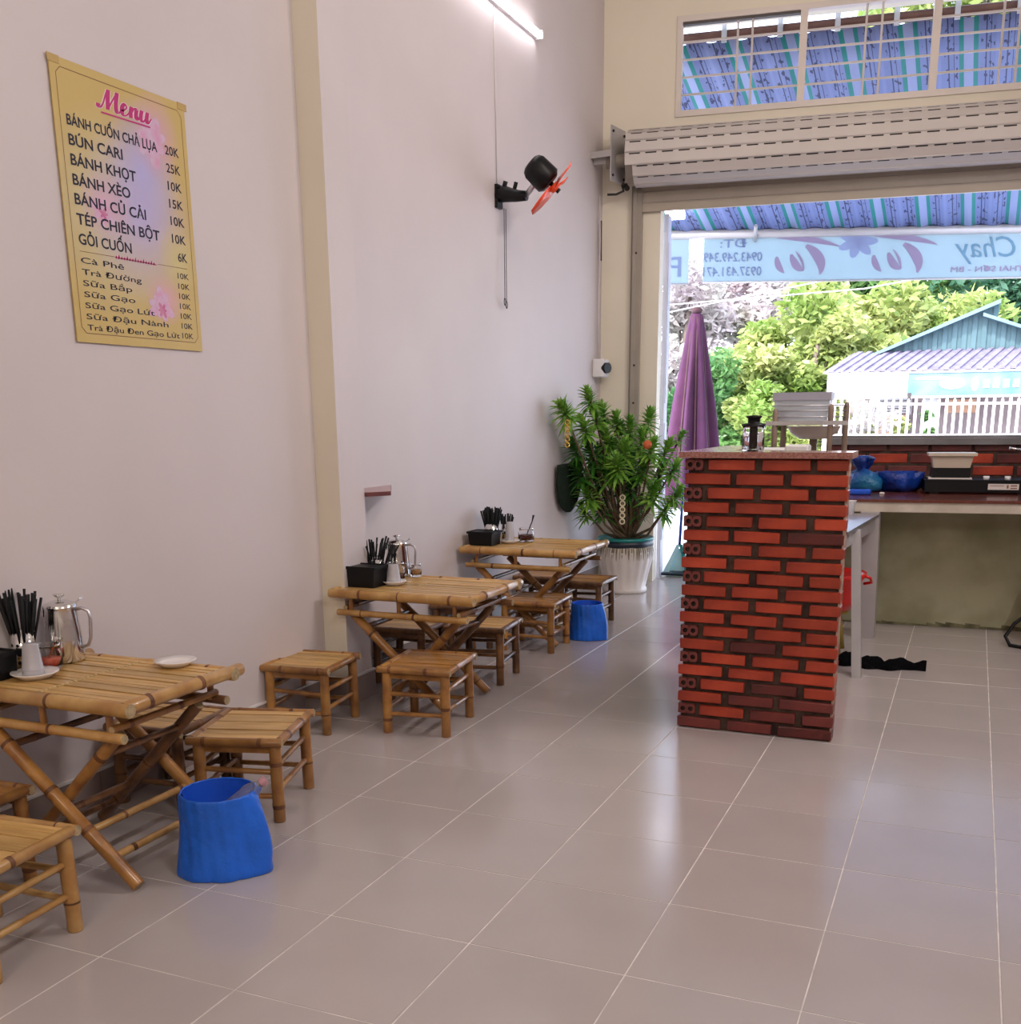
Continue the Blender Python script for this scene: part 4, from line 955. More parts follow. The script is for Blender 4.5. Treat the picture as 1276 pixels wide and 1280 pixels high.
MB().lathe([(.001, .0), (.11, .0), (.115, .008), (.115, .17), (.12, .175), (.11, .17), (.11, .008), (.001, .006)], 32).build('pan_body', 'steelb', pt)
MB().tube([(-.112, -.02, .155), (-.18, -.05, .172), (-.23, -.07, .180)], [.008, .007, .008], 8).build('handle', 'steel', pt)

# under the worktop
bsn = thing('red_basin', 'red plastic basin under the metal side table', 'basin', (1.17, 3.33, .235))
MB().lathe([(.001, .0), (.13, .0), (.16, .05), (.185, .16), (.20, .178), (.205, .20), (.198, .20), (.178, .165), (.15, .05), (.12, .006), (.001, .006)], 40).build('basin_body', 'redp', bsn)
MB().tube([(.19, -.02, .19), (.225, -.01, .175), (.23, .01, .15), (.19, .02, .14)], .008, 8).build('handle', 'redp', bsn)
ys = thing('plastic_stool', 'mustard coloured low stool holding up the red basin', 'stool', (1.17, 3.33, 0))
MB().lathe([(.001, .235), (.12, .235), (.125, .225), (.12, .215), (.001, .215)], 24).build('seat', 'yelp', ys)
for k in range(4):
    a = PI/4+k*PI/2; MB().tube([(.13*math.cos(a), .13*math.sin(a), 0), (.09*math.cos(a), .09*math.sin(a), .22)], .016, 8).build('leg', 'yelp', ys)
ck = MB(); rr = random.Random(2); Rg = []
for j in range(25):
    u_ = j/24; x = 1.285+.43*u_; wd = .055*(math.sin(PI*min(1, u_*1.1+.06))**.5)*(1-.55*u_)+.006; row = []
    cy_ = 3.02-.02*u_+.012*math.sin(u_*9)
    for i in range(11):
        a = PI*i/10; hh = (.050*(1-.55*u_)+.022*math.sin(u_*22+i*.9)+.014*math.sin(i*2.3+u_*40))*math.sin(a)**.8
        row.append((x, cy_-math.cos(a)*wd*(1+.35*math.sin(u_*23)), max(.001, hh)))
    Rg.append(row)
ck.rings(Rg, 0, (False, False), True, None, False)
tag(ck.build('floor_cloth', 'cloth'), 'crumpled black cloth lying on the floor beside the metal table leg', 'cloth')
gb = thing('metal_stand', 'dark stand at the right edge under the worktop', 'stand', (2.30, 3.99, 0))
MB().box(-.095, -.10, .02, .12, .12, .40).build('stand_body', 'brickd', gb)
for x, y in ((-.08, -.09), (.1, -.09), (-.08, .1), (.1, .1)): MB().box(x-.012, y-.012, 0, x+.012, y+.012, .03).build('foot', 'black', gb)
tag(MB().tube([(2.235, 3.87, .19), (2.19, 3.86, .175), (2.13, 3.84, .12), (2.09, 3.82, .05), (2.115, 3.77, .012), (2.18, 3.74, .010), (2.32, 3.73, .010)], .010, 10).build('gas_hose', 'black'), 'black rubber hose looping down to the floor at the right edge', 'hose')

# ------------------------------------------------------------------ potted plant
PX, PY = -.44, 4.88
pl = thing('potted_dracaena', 'big leafy dracaena in a white fluted pot in the corner by the opening', 'plant', (PX, PY, 0))
flute = lambda a, z: 1+.018*math.cos(a*18)*(1 if .05 < z < .33 else 0)
MB().lathe([(.001, 0), (.155, 0), (.160, .012), (.158, .03), (.150, .04), (.168, .13), (.195, .24), (.203, .30), (.192, .345), (.185, .36), (.178, .36), (.178, .33), (.001, .33)], 108, fn=flute).build('pot', 'pot', pl)
MB().lathe([(.192, .335), (.200, .345), (.196, .382), (.186, .385)], 48, fn=lambda a, z: 1+.01*math.sin(a*7)).build('pot_collar', 'dteal', pl)
MB().lathe([(.196, .380), (.203, .384), (.205, .400), (.196, .404), (.188, .398), (.001, .392)], 48).build('inner_pot_rim', 'teal', pl)
sm = MB(); rr = random.Random(8)
for k in range(64):
    a = 2*PI*k/64+rr.uniform(-.03, .03); L_ = rr.uniform(.01, .055); w_ = rr.uniform(.008, .02)
    pts = []
    for q, (rad, z) in enumerate(((.1955, .338), (.2045, .31), (.2065, .30-L_))):
        ww = w_*(1, .8, .15)[q]
        pts.append(((rad*math.cos(a-ww/rad/2*1), rad*math.sin(a-ww/rad/2), z), (rad*math.cos(a+ww/rad/2), rad*math.sin(a+ww/rad/2), z)))
    sm.face([pts[0][0], pts[1][0], pts[1][1], pts[0][1]]); sm.face([pts[1][0], pts[2][0], pts[2][1], pts[1][1]])
sm.build('pot_stain', 'moss', pl, kind='stuff')
rr = random.Random(21)
# rosette centres: pixel-derived directions turned into real offsets around the pot axis (x, y, z)
f_, pxc, pyc = 1313.77, 638, 850.5
def ray_at(px, py, Y):
    d = R_*((px-pxc)/f_)-U_*((py-pyc)/f_)+F_; t = (Y-CAM.y)/d.y; return CAM+d*t
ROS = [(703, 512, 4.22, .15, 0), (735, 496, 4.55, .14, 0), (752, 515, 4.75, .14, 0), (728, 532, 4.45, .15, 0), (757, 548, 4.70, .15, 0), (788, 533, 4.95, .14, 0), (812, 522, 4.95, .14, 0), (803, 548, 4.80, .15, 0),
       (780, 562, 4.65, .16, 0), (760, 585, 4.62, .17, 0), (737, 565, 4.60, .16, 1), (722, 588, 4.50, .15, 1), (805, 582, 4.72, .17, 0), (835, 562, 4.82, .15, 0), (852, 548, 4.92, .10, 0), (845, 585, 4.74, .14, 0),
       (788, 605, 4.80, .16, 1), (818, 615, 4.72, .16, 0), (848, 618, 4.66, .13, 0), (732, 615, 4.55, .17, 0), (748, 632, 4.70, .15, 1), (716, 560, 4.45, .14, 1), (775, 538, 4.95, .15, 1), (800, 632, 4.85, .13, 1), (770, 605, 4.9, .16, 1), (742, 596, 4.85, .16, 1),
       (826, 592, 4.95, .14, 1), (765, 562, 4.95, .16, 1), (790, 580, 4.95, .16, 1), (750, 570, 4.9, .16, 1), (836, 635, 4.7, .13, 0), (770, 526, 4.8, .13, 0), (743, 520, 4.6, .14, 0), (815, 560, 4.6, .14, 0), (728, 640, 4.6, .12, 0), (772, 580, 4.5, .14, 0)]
for k, (px, py, Y, sz, dk) in enumerate(ROS):
    c = ray_at(px, py-5, Y)-Vector((PX, PY, 0)); b = MB()
    lean = Vector((c.x*.9, c.y*.6, .75)).normalized()
    a1 = lean.orthogonal().normalized(); a2 = lean.cross(a1)
    nl = 64
    for j in range(nl):
        a = j*2.399+k; el = 1.35-1.75*(j/nl)**1.1+rr.uniform(-.15, .15)
        dr = (a1*math.cos(a)+a2*math.sin(a))*math.cos(el)+lean*math.sin(el)
        L_ = sz*rr.uniform(.6, .9)*(1 if j > 6 else .75); w_ = L_*.125
        side = dr.cross(lean)
        if side.length < 1e-3: continue
        side.normalize(); up = side.cross(dr).normalized(); st_ = c-lean*(sz*.75*(j/nl)); prev = None; droop = rr.uniform(.12, .4)
        P = []
        for q in range(5):
            u_ = q/4; p = st_+dr*L_*u_+Vector((0, 0, -droop*L_*u_*u_)); ww = w_*(.5, 1., .95, .6, .03)[q]
            P.append((p-side*ww+up*ww*.35, p, p+side*ww+up*ww*.35))
        for q in range(4):
            b.face([P[q][0], P[q][1], P[q+1][1], P[q+1][0]], 0, True); b.face([P[q][1], P[q][2], P[q+1][2], P[q+1][1]], 0, True)
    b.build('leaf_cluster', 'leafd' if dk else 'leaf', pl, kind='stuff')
    # stem
    base = Vector((rr.uniform(-.05, .05), rr.uniform(-.05, .05), .39)); mid = base.lerp(c, .5)+Vector((0, 0, -.08+.02*math.sin(k)))
    MB().tube([base, base.lerp(mid, .5)+Vector((0, 0, -.01)), mid, mid.lerp(c, .6)+Vector((0, 0, .0)), c], [.012, .011, .009, .007, .006], 8).build('stem', 'stem', pl)
for k in range(3):
    MB().tube([(-.02+.03*k, -.05, .39), (-.01+.035*k, -.07, .55), (.0+.05*k-.05, -.08, .80)], [.018, .015, .010], 10).build('stem', 'stem', pl)
def ornament(lb, px, py0, py1, Y, n, mt, cat='ornament'):
    o = MB(); p0 = ray_at(px, py0, Y); p1 = ray_at(px, py1, Y); p1.x = p0.x
    for k in range(n):
        c = p0.lerp(p1, k/(n-1)); r_ = (p0-p1).length/(n-1)*.42
        o.tube([(c.x+r_*math.cos(a), c.y, c.z+r_*math.sin(a)) for a in [2*PI*q/10 for q in range(11)]], r_*.32, 6)
    o.tube([p0+Vector((0, .002, .03)), p1], .0015, 5)
    return tag(o.build('hanging_ornament', mt), lb, cat)
ornament('string of gold coin charms hanging from the left of the plant', 709, 528, 556, 4.16, 5, 'gold')
ornament('string of pale beads hanging in the middle of the plant', 778, 622, 652, 4.62, 5, 'pearl')
p = ray_at(809, 556, 4.56)
o = MB().lathe([(.001, -.03), (.018, -.025), (.028, -.005), (.026, .015), (.012, .028), (.001, .03)], 14, fn=lambda a, z: 1+.15*math.cos(5*a)).build('hanging_ornament', 'ember'); o.location = p; tag(o, 'orange red flower charm among the right leaves of the plant', 'ornament')
pc = [(0, .0), (0, .26), (0, .40)]
po = MB(); Rg = []
for j in range(13):
    v = j/12; z = .935-.335*v; w_ = .19*math.sqrt(max(0, 1-max(0, (v-.25)/.76)**2.2)); cy_ = 4.58-.03*v; row = []
    for i in range(18):
        a = 2*PI*i/18; row.append((FX+.035+.03*math.sin(a)*(.4+.6*w_/.19), cy_+w_*math.cos(a)*1.3, z))
    Rg.append(row)
po.rings(Rg, 0, (True, True))
tag(po.build('shaded_leaf_clump', 'darkgreen'), 'very dark green rounded pouch standing in for shaded leaves left of the plant', 'clump')  # solid dark shape added in place of leaves in shade

# ------------------------------------------------------------------ doorway: dustpan, umbrella
dp = thing('long_handled_dustpan', 'teal and white dustpan with a long blue handle outside the opening', 'dustpan', (-.262, 5.70, 0))
MB().quadbox([(-.12, -.03, .012), (.12, -.03, .012), (.11, .12, .012), (-.11, .12, .012), (-.12, -.035, .03), (.12, -.035, .03), (.11, .12, .05), (-.11, .12, .05)]).build('pan', 'dteal', dp)
MB().quadbox([(-.115, .0, .03), (-.07, .0, .03), (.01, .03, .255), (-.015, .03, .255), (-.115, .02, .03), (-.07, .02, .03), (.01, .05, .255), (-.015, .05, .255)]).build('side_panel', 'mop', dp)
MB().quadbox([(.07, .0, .03), (.115, .0, .03), (.03, .03, .255), (.005, .03, .255), (.07, .02, .03), (.115, .02, .03), (.03, .05, .255), (.005, .05, .255)]).build('side_panel', 'teal', dp)
MB().quadbox([(-.075, .05, .03), (.075, .05, .03), (.02, .05, .22), (-.01, .05, .22), (-.075, .06, .03), (.075, .06, .03), (.02, .06, .22), (-.01, .06, .22)]).build('back_panel', 'mop', dp)
MB().tube([(.005, .04, .24), (.012, .045, .45), (.02, .05, .72)], .011, 10).build('handle', 'bluep', dp)
um = thing('closed_umbrella', 'closed purple patio umbrella standing outside the opening', 'umbrella', (-.485, 7.0, -.05))
def uf(a, z): return 1+.20*math.cos(a*8+.3)*min(1, max(0, (2.15-z)/.5))
MB().lathe([(.03, 2.17), (.055, 2.15), (.075, 2.05), (.115, 1.75), (.165, 1.40), (.205, 1.05), (.235, .75), (.25, .50)], 96, fn=uf).build('canopy', 'purple', um)
MB().lathe([(.012, 2.16), (.045, 2.17), (.05, 2.20), (.03, 2.215), (.001, 2.22)], 20).build('top_cap', 'purpled', um)
for k in range(8):
    a = (2*PI*(k+.5)/8)-.04; 
    MB().tube([(r_*.84*math.cos(a), r_*.84*math.sin(a), z_) for r_, z_ in ((.06, 2.14), (.12, 1.75), (.21, 1.05), (.25, .50))], .010, 6).build('rib_fold', 'purpled', um)
MB().tube([(0, 0, .05), (0, 0, 2.18)], .02, 12).build('pole', 'steelw', um)
MB().lathe([(.001, .08), (.05, .08), (.15, .03), (.16, .0), (.001, .0)], 28, c=(0, 0, .0)).build('base', 'sill', um)

# ------------------------------------------------------------------ awning and banners
A0 = floc(-1.6, -.38, 3.86); A1 = floc(4.2, -.38, 3.86)
bdir = Vector((math.cos(R(20)), math.sin(R(20)), 0)); BP = Vector((-.80, 8.50, 3.02))
B0 = BP-bdir*1.25; B1 = BP+bdir*4.87
aw = thing('awning', 'sloping tarpaulin awning with blue stripes, teal stripes and bamboo print outside', 'awning', (0, 0, 0))
nu, nv = 240, 8; V = []; Fc = []; UV = []
for i in range(nu+1):
    u_ = i/nu; a = A0.lerp(A1, u_); b = B0.lerp(B1, u_)
    for j in range(nv+1):
        v = j/nv; p = a.lerp(b, v); p = p+Vector((0, 0, .012*math.sin(u_*6.2*2*PI/.23))); V.append(tuple(p)); UV.append((u_*6.2, v*2.9))
for i in range(nu):
    for j in range(nv):
        q = i*(nv+1)+j; Fc.append((q, q+nv+1, q+nv+2, q+1))
me = bpy.data.meshes.new('tarpaulin'); me.from_pydata(V, [], Fc); uvl = me.uv_layers.new(name='UVMap')
for lp in me.loops: uvl.data[lp.index].uv = UV[lp.vertex_index]
me.materials.append(M['awning']); me.polygons.foreach_set('use_smooth', [True]*len(Fc))
tp_ = link('tarpaulin', me, aw); so_ = tp_.modifiers.new('th', 'SOLIDIFY'); so_.thickness = .004
up = Vector((0, 0, 1))
M['beamd'] = mat('brown_steel_beam', (.14, .06, .045), .5, var=.3, scale=8)
MB().tube([A0+up*.03, A1+up*.03], .035, 8).build('ridge_beam', 'beamd', aw)
fringe = MB()
for k in range(60):
    p = A0.lerp(A1, (k+.5)/60); s_ = (A1-A0).normalized()
    fringe.quadbox([p-s_*.018+Vector((0, -.05, -.03)), p+s_*.018+Vector((0, -.05, -.03)), p+s_*.018+Vector((0, -.04, -.03)), p-s_*.018+Vector((0, -.04, -.03)), p-s_*.018+Vector((0, -.05, .09)), p+s_*.018+Vector((0, -.05, .09)), p+s_*.018+Vector((0, -.04, .09)), p-s_*.018+Vector((0, -.04, .09))]) if k % 4 == 0 else None
fringe.build('roof_clips', 'cleart', aw, kind='stuff')
MB().tube([B0+up*-.03, B1+up*-.03], .045, 8).build('edge_beam', 'steelw', aw)
for fr_ in (.12, .35, .62, .9):
    a = A0.lerp(A1, fr_)+up*.03; b = B0.lerp(B1, fr_)+up*.02
    MB().tube([a, b], .018, 8).build('rafter', 'steelw', aw)
q = BP+bdir*.62
MB().tube([q+Vector((-.06, -.30, .0)), q+Vector((-.12, -.02, -.10))], .018, 8).build('brace', 'steelw', aw)
ll = thing('glowing_square', 'bright white glowing square under the awning above the umbrella', 'lamp', tuple(BP+bdir*-.16+Vector((.0, -.55, .12))))  # glowing white square just under the awning
link('square_body', cbox_mesh('square_body', .17, .34, .05, .006, [M and 'tube']), ll, rot=(R(-16), 0, R(8)))
def put_banner(body, s0, s1, zb, cap, m_, off=.02, shear=0., par=None):
    me, a, b = textmesh(body, off, shear, .0075)
    # readable from the street: text x runs opposite to bdir
    sx = (s1-s0)/(b-a); sz = cap/.70
    nrm = Vector((-bdir.y, bdir.x, 0))
    for v in me.vertices:
        X, Y, Z = v.co; P = BP+bdir*(s1-(X-a)*sx)+up*(zb-BP.z+Y*sz)+nrm*(Z*.9); v.co = P
    me.materials.append(M[m_]); return link('banner_text', me, par)
def banner(label, s0, s1, z0, z1):
    t = thing('banner', label, 'banner'); nrm = Vector((-bdir.y, bdir.x, 0))*.003
    p0 = BP+bdir*s0; p1 = BP+bdir*s1
    def q(p, z, s): return Vector((p.x, p.y, z))+nrm*s
    MB().quadbox([q(p0, z0, -1), q(p1, z0, -1), q(p1, z0, 1), q(p0, z0, 1), q(p0, z1, -1), q(p1, z1, -1), q(p1, z1, 1), q(p0, z1, 1)]).build('banner_sheet', 'banner', t)
    MB().tube([q(p0, z0, 0), q(p1, z0, 0)], .010, 6).build('hem', 'steelw', t)
    return t
b1 = banner('long pale blue shop banner hanging from the awning, lettering seen in reverse', 0, 4.3, 2.54, 2.97)
b2 = banner('short pale blue banner piece left of the long shop banner', -.75, -.145, 2.53, 2.97)
put_banner('ĐT:', .16, .42, 2.865, .075, 'ban_blue', .0, 0, b1)
put_banner('0943.249.349', .0, .575, 2.735, .085, 'ban_blue', .0, 0, b1)
put_banner('0937.431.471', .0, .575, 2.60, .085, 'ban_blue', .0, 0, b1)
def brush(P, wmax, m_, name, par, off=.0045):
    nrm = Vector((-bdir.y, bdir.x, 0)); Q = []
    n = 14
    for i in range(n+1):
        t = i/n; p = [(1-t)**2*P[0][j]+2*t*(1-t)*P[1][j]+t*t*P[2][j] for j in (0, 1)]; Q.append(p)
    b = MB(); prev = None
    for i, p in enumerate(Q):
        a_ = Q[max(i-1, 0)]; c2 = Q[min(i+1, n)]; dx, dz = c2[0]-a_[0], c2[1]-a_[1]; l_ = math.hypot(dx, dz)
        wd = wmax*math.sin(PI*min(.97, .08+i/n*.9))**.8; cur = []
        for sg_ in (1, -1):
            q = BP+bdir*(p[0]-dz/l_*wd*sg_)+up*(p[1]-BP.z+dx/l_*wd*sg_); cur.append(q)
        cur = [cur[0]-nrm*off, cur[1]-nrm*off, cur[1]+nrm*off, cur[0]+nrm*off]
        if prev:
            for k in range(4): b.face([prev[k], prev[(k+1) % 4], cur[(k+1) % 4], cur[k]])
        prev = cur
    return b.build(name, m_, par)
for o_ in (0, .945):
    for P_, w_ in (([(.71, 2.95), (1.0, 2.955), (1.32, 2.86)], .030), ([(1.0, 2.87), (1.20, 2.75), (1.15, 2.60)], .048), ([(.86, 2.79), (.90, 2.66), (.99, 2.64)], .036), ([(.72, 2.77), (.72, 2.68), (.80, 2.62)], .030), ([(.99, 2.64), (.98, 2.74), (.90, 2.82)], .012)):
        brush([(x_+o_, z_) for x_, z_ in P_], w_, 'ban_pink', 'brush_letter', b1)
put_banner('Chay', 2.44, 3.02, 2.735, .19, 'ban_cyan', .0, .3, b1)
put_banner('THAI SƠN - BM', 2.42, 3.12, 2.60, .050, 'ban_pink', .0, 0, b1)
put_banner('P', -.36, -.22, 2.60, .19, 'ban_blue', .0, 0, b2)
fm = MB(); nrm = Vector((-bdir.y, bdir.x, 0))*.0045
for k in range(7):
    a = k*2*PI/7; c = BP+bdir*1.50+up*-.12; pts = []
    for j in range(10):
        t = 2*PI*j/10; u_ = (.5+.5*math.cos(t))*.20; w_ = math.sin(t)*.05
        pts.append(c+bdir*(u_*math.cos(a)-w_*math.sin(a))+up*(u_*math.sin(a)+w_*math.cos(a))*.8-nrm*(1+.05*k))
    fm.face(pts)
fm.build('printed_flower', 'ban_lav', b1)
# awning posts at the kerb
for k, s_ in enumerate((-.06, 4.4)):
    p = BP+bdir*s_; MB().tube([(p.x, p.y+.06, -.06), (p.x, p.y+.06, 3.0)], .03, 10).build('post', 'steelw', aw) if k else None

# ------------------------------------------------------------------ street, fence, house, trees
struct(MB().box(-30, 5.58, -.30, 30, 45, -.06).build('ground_street', 'road'))
struct(MB().quadbox([floc(-1.5, -.2, -.30), floc(4.5, -.2, -.30), floc(4.5, -3.0, -.30), floc(-1.5, -3.0, -.30), floc(-1.5, -.2, -.004), floc(4.5, -.2, -.004), floc(4.5, -3.0, -.03), floc(-1.5, -3.0, -.03)]).build('ground_forecourt', 'road'))
HY = 20.
def S(x20, z20, Y): 
    k = (Y-CAM.y)/(HY-CAM.y); return (CAM.x+(x20-CAM.x)*k, CAM.z+(z20-CAM.z)*k)
ho = thing('house', 'single storey house across the street with teal gable and lavender corrugated roof', 'house', (0, 0, 0))
gp = [(-.02, 2.36), (2.03, 3.22), (2.03, 2.98), (4.1, 2.30)]
g = MB()
def corr(x0, x1, zf_lo, zf_hi, Y, amp=.03, pitch=.17, mt=0):
    x = x0
    while x < x1-1e-4:
        e = min(x+pitch/2, x1); dy = amp if int(round((x-x0)/(pitch/2))) % 2 else 0
        g.quadbox([(x, Y-dy, zf_lo(x)), (e, Y-dy, zf_lo(e)), (e, Y+.08, zf_lo(e)), (x, Y+.08, zf_lo(x)), (x, Y-dy, zf_hi(x)), (e, Y-dy, zf_hi(e)), (e, Y+.08, zf_hi(e)), (x, Y+.08, zf_hi(x))]); x = e
top1 = lambda x: 2.36+(x+.02)*(.86/2.05); top2 = lambda x: 3.02-(x-1.80)*(.36)
corr(.0, 2.03, lambda x: 2.30, top1, HY); corr(2.03, 4.2, lambda x: 2.10, top2, HY)
g.build('gable_wall', 'tealwall', ho)
MB().quadbox([(-.35, HY-.25, 2.22), (2.06, HY-.25, 3.20), (2.06, HY+3, 3.20), (-.35, HY+3, 2.22), (-.35, HY-.25, 2.28), (2.06, HY-.25, 3.27), (2.06, HY+3, 3.27), (-.35, HY+3, 2.28)]).build('roof_edge', 'tealtrim', ho)
MB().quadbox([(1.78, HY-.28, 2.98), (4.3, HY-.28, 2.07), (4.3, HY+3, 2.07), (1.78, HY+3, 2.98), (1.78, HY-.28, 3.04), (4.3, HY-.28, 2.13), (4.3, HY+3, 2.13), (1.78, HY+3, 3.04)]).build('roof_edge', 'tealtrim', ho)
g = MB(); Y0, Y1 = HY-.05, 18.45; x = -.5
k = 0
while x < 6.5:
    e = x+.09; dz = .03*(k % 2)
    xa, za = S(x, 2.40, HY); xb, _ = S(e, 2.40, HY)
    z1 = S(0, 2.06, Y1)[1]; sk = -.35
    g.quadbox([(x, Y0, 2.36+dz), (e, Y0, 2.36+dz), (e+sk, Y1, z1-.04+dz), (x+sk, Y1, z1-.04+dz), (x, Y0, 2.40+dz), (e, Y0, 2.40+dz), (e+sk, Y1, z1+dz), (x+sk, Y1, z1+dz)]); x = e; k += 1
g.build('porch_roof', 'lavroof', ho)
x0, z1 = S(-.96, 2.03, 18.4); _, z0 = S(0, 1.555, 18.4)
sg = thing('shop_sign', 'long white and teal sign board along the porch across the street', 'sign', (0, 0, 0))
xm = S(.55, 0, 18.4)[0]
MB().box(x0, 18.36, z0, xm, 18.44, z1).build('white_panel', 'signw', sg)
MB().box(xm, 18.36, z0+.02, 6.5, 18.43, z1-.03).build('teal_panel', 'signt', sg)
MB().box(x0, 18.34, z0-.02, 6.5, 18.45, z0+.015).box(xm, 18.34, z1-.03, 6.5, 18.45, z1).build('sign_frame', 'signw', sg)
MB().box(S(-.12, 0, 18.4)[0], 18.355, z0, S(-.10, 0, 18.4)[0], 18.36, z1).build('panel_joint', 'steelw', sg)
sw = MB()
for k, (xx, zz, rr1, rr2) in enumerate(((1.35, 1.80, .22, .10), (1.0, 1.9, .3, .03), (1.75, 1.78, .06, .12))):
    cx, cz = S(xx, zz, 18.35); sw.face([(cx+rr1*math.cos(2*PI*j/16), 18.352, cz+rr2*math.sin(2*PI*j/16)) for j in range(16)][::-1])
sw.build('painted_shape', 'signw', sg)
sw = MB()
for k in range(4):
    cx, cz = S(1.95+k*.17, 1.78, 18.35); sw.box(cx-.05, 18.348, cz-.07, cx+.05, 18.356, cz+.07)
sw.build('painted_shape', 'petal', sg)
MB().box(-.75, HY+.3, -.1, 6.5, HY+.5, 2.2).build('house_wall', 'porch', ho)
for k, xx in enumerate((-.9, 1.0, 3.2)):
    xx_, _ = S(xx, 0, 18.6); MB().box(xx_-.11 if k else xx_-.05, 18.55, -.1, xx_+.11 if k else xx_+.05, 18.7, 1.7).build('porch_post', 'louvre' if k else 'fence', ho)
MB().box(*(S(.60, 0, 18.2)[0]-.03, 18.1, -.1, S(.60, 0, 18.2)[0]+.03, 18.2, 1.6)).build('porch_post', 'darkpost', ho)
lv = MB()
for k in range(6): lv.box(-.05, HY+.2, 1.25+k*.05, .60, HY+.3, 1.28+k*.05)
lv.box(-.08, HY+.22, 1.22, -.04, HY+.32, 1.56).box(.60, HY+.22, 1.22, .64, HY+.32, 1.56).build('louvre_window', 'louvre', ho)
MB().box(.0, HY+.1, .85, .55, HY+.2, 1.22).box(1.25, HY+.05, 1.25, 1.8, HY+.15, 1.5).build('hung_cloth', 'orangec', ho)
fe = thing('street_fence', 'white painted picket fence across the street', 'fence', (0, 0, 0))
FY = 17.0
kx = 0
xx = -.80
while xx < 3.4:
    x_, zt = S(xx, 1.525, FY)[0], S(0, 1.52+(.02 if kx % 2 else 0), FY)[1]
    MB().box(x_-.022, FY-.012, .55, x_+.022, FY+.012, zt-.03).quadbox([(x_-.022, FY-.012, zt-.03), (x_+.022, FY-.012, zt-.03), (x_+.022, FY+.012, zt-.03), (x_-.022, FY+.012, zt-.03), (x_-.006, FY-.012, zt), (x_+.006, FY-.012, zt), (x_+.006, FY+.012, zt), (x_-.006, FY+.012, zt)]).build('picket', 'fence', fe)
    xx += .139; kx += 1
za = S(0, 1.42, FY)[1]; MB().box(S(-.85, 0, FY)[0], FY+.012, za-.02, S(3.4, 0, FY)[0], FY+.03, za+.02).build('fence_rail', 'fence', fe)
MB().box(S(-.85, 0, FY)[0], FY+.012, .86, S(3.4, 0, FY)[0], FY+.03, .91).build('fence_rail', 'fence', fe)
MB().box(S(-.85, 0, FY)[0], FY-.06, -.1, S(3.4, 0, FY)[0], FY+.06, .80).build('fence_footing', 'signw', fe)
x_ = S(-.88, 0, FY)[0]; MB().box(x_-.09, FY-.09, -.1, x_+.09, FY+.09, 1.5).build('gate_post', 'fence', fe)
# shrubs behind the fence
def foliage(rr, blobs, n, size):
    V = []; Fc = []
    for _ in range(n):
        c, r_ = blobs[rr.randrange(len(blobs))]
        d = Vector((rr.gauss(0, 1), rr.gauss(0, 1), rr.gauss(0, 1))).normalized()*(r_*rr.random()**.35)
        p = Vector((c[0]+d.x, c[1]+d.y, c[2]+d.z*.85)); a = Vector((rr.gauss(0, 1), rr.gauss(0, 1), rr.gauss(0, .6))).normalized(); b_ = a.orthogonal().normalized()
        an = rr.uniform(0, 6.28); b_ = b_*math.cos(an)+a.cross(b_)*math.sin(an); s_ = size*rr.uniform(.6, 1.3); q = len(V)
        V += [tuple(p-a*s_), tuple(p+b_*s_*.38), tuple(p+a*s_), tuple(p-b_*s_*.38)]; Fc.append((q, q+1, q+2, q+3))
    return V, Fc
def tree(name, label, x, y, z0, h, r_, mt, n, size, seed, nb=14, group=None, trunk=True, cat='tree'):
    t = thing(name, label, cat, (x, y, -.08), 0, group); rr = random.Random(seed); blobs = []
    for k in range(nb):
        a = rr.uniform(0, 6.28); q = math.sqrt(rr.random())*r_*.75; blobs.append(((q*math.cos(a), q*math.sin(a)*.8, z0+(h-z0)*rr.uniform(.12, .88)), r_*rr.uniform(.28, .45)))
    V, Fc = foliage(rr, blobs, n, size); me = bpy.data.meshes.new('crown'); me.from_pydata(V, [], Fc); me.materials.append(M[mt]); link('crown', me, t, kind='stuff')
    if trunk:
        MB().tube([(0, 0, 0), (.05*r_, 0, z0*.6), (0, .05, h*.55), (.1, 0, h*.8)], [.16, .13, .09, .04], 10).build('trunk', 'trunk', t)
        for k in range(5):
            c, _ = blobs[k]; MB().tube([(0, .0, z0+(h-z0)*.12*k*.6), Vector(c)*.6+Vector((0, 0, z0*.3)), c], [.07, .05, .02], 7).build('branch', 'trunk', t)
    return t
TG = 'trees across the street'
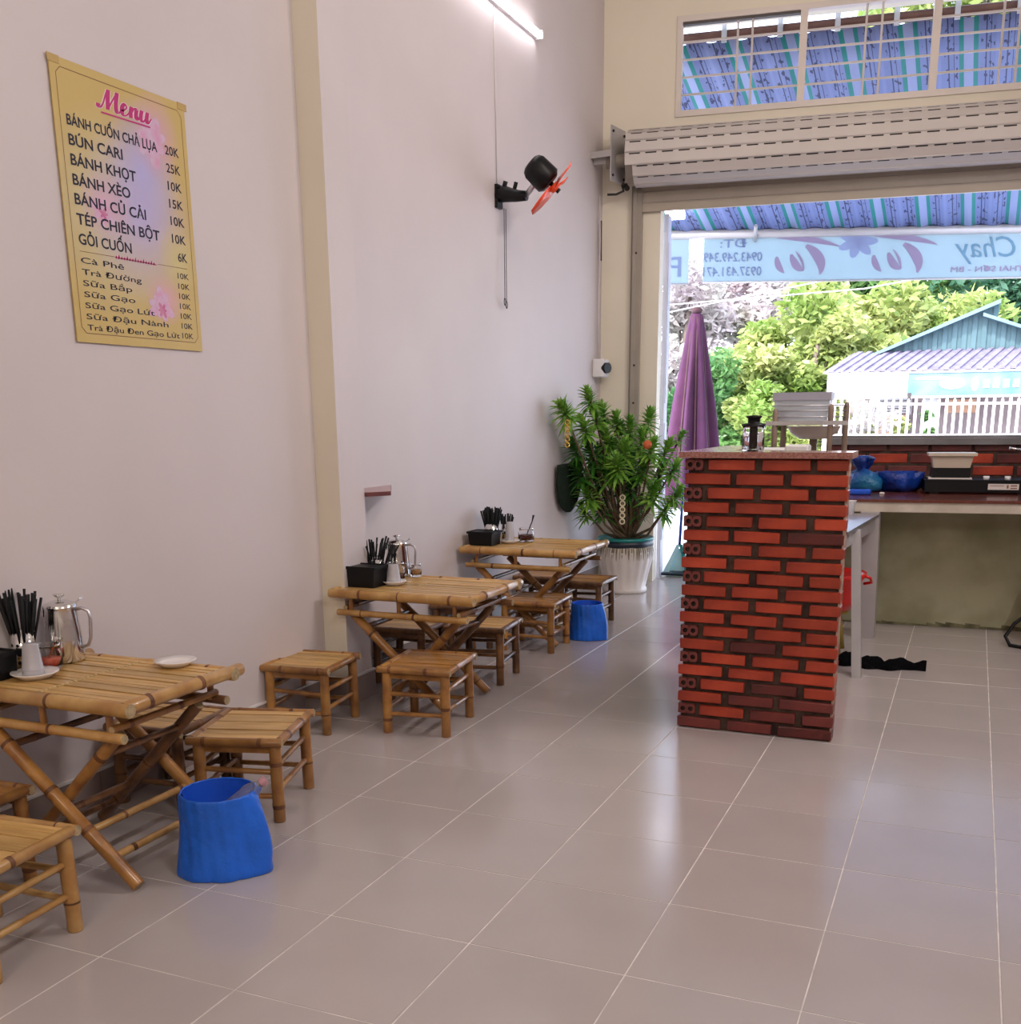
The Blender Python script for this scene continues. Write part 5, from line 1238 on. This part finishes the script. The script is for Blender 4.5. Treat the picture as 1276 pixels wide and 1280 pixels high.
TR = [('yellow-green tree filling the middle of the street view', -1.2, 22.5, .3, 4.1, 2.3, 'fol_y', 12000, .13, 1),
      ('yellow-green tree left of the teal gable', .6, 24.0, .8, 4.3, 2.0, 'fol_y', 9000, .13, 2),
      ('yellow-green low tree just right of the purple umbrella', -2.6, 21.5, .0, 3.3, 1.5, 'fol_y', 7000, .12, 3),
      ('mid green tree rising above the yellow trees', -1.9, 27.0, 2.0, 6.3, 2.0, 'fol_g', 8000, .14, 4),
      ('dark green tree beyond the teal gable', 2.6, 28.0, 2.0, 5.0, 2.4, 'fol_d', 8000, .14, 5),
      ('mid green tree at the upper middle behind the banner', .4, 29.0, 2.5, 6.8, 2.4, 'fol_g', 8000, .15, 6),
      ('pale dry tree left of the purple umbrella', -4.9, 24.0, 1.2, 5.2, 1.9, 'fol_p', 6000, .13, 7),
      ('pale dry tree right of the gable peak', 4.6, 27.0, 2.0, 5.0, 1.6, 'fol_p', 5000, .13, 8),
      ('tall sparse tree showing through the middle transom panes', 1.2, 30.0, 9.0, 18.5, 4.2, 'fol_y', 7000, .22, 9),
      ('tall green tree showing through the right transom panes', 6.5, 29.0, 8.0, 18.5, 4.2, 'fol_g', 9000, .22, 10),
      ('low green tree left of the house, behind the dish rack', -1.9, 19.2, .0, 2.3, 1.1, 'fol_y', 6000, .09, 12),
      ('bushy mid green tree between the umbrella and the dish rack', -3.3, 19.8, .0, 2.6, 1.1, 'fol_g', 6000, .09, 13),
      ('yellow-green tree above the dish rack, left of the sign board', -1.4, 20.8, .6, 3.4, 1.3, 'fol_y', 7000, .10, 14),
      ('pale tree directly above the purple umbrella', -3.9, 26.0, 2.5, 5.8, 1.7, 'fol_p', 5000, .13, 15),
      ('small green shrub at the foot of the purple umbrella view', -4.2, 20.0, .0, 1.9, 1.1, 'fol_g', 4000, .10, 11)]
for lb, x, y, z0, h_, r_, mt, n, s_, sd_ in TR: tree('leafy_tree', lb, x, y, z0, h_, r_, mt, n, s_, sd_, group=TG)
tree('garden_shrub', 'low green shrub behind the picket fence by the louvre window', .35, 18.0, .2, 1.25, .45, 'fol_y', 1600, .06, 30, 8, trunk=False, cat='shrub')
tree('garden_shrub', 'leafy shrub behind the picket fence beside the dark porch post', 1.0, 18.0, .2, 1.5, .3, 'fol_g', 1000, .06, 31, 8, trunk=False, cat='shrub')
tree('garden_shrub', 'pale bare shrub behind the left half of the picket fence', -.1, 17.6, .3, 1.5, .7, 'fol_p', 1500, .06, 32, 8, trunk=False, cat='shrub')
for k, (za_, zb_) in enumerate(((4.2, 3.2), (3.9, 3.45))):
    tag(MB().tube([(-6+k, 16, za_-1.2), (0, 16.2, zb_), (7, 16.5, za_)], .012, 6).build('overhead_wire', 'steelw'), ('upper' if k == 0 else 'lower')+' thin overhead wire crossing the trees', 'wire')
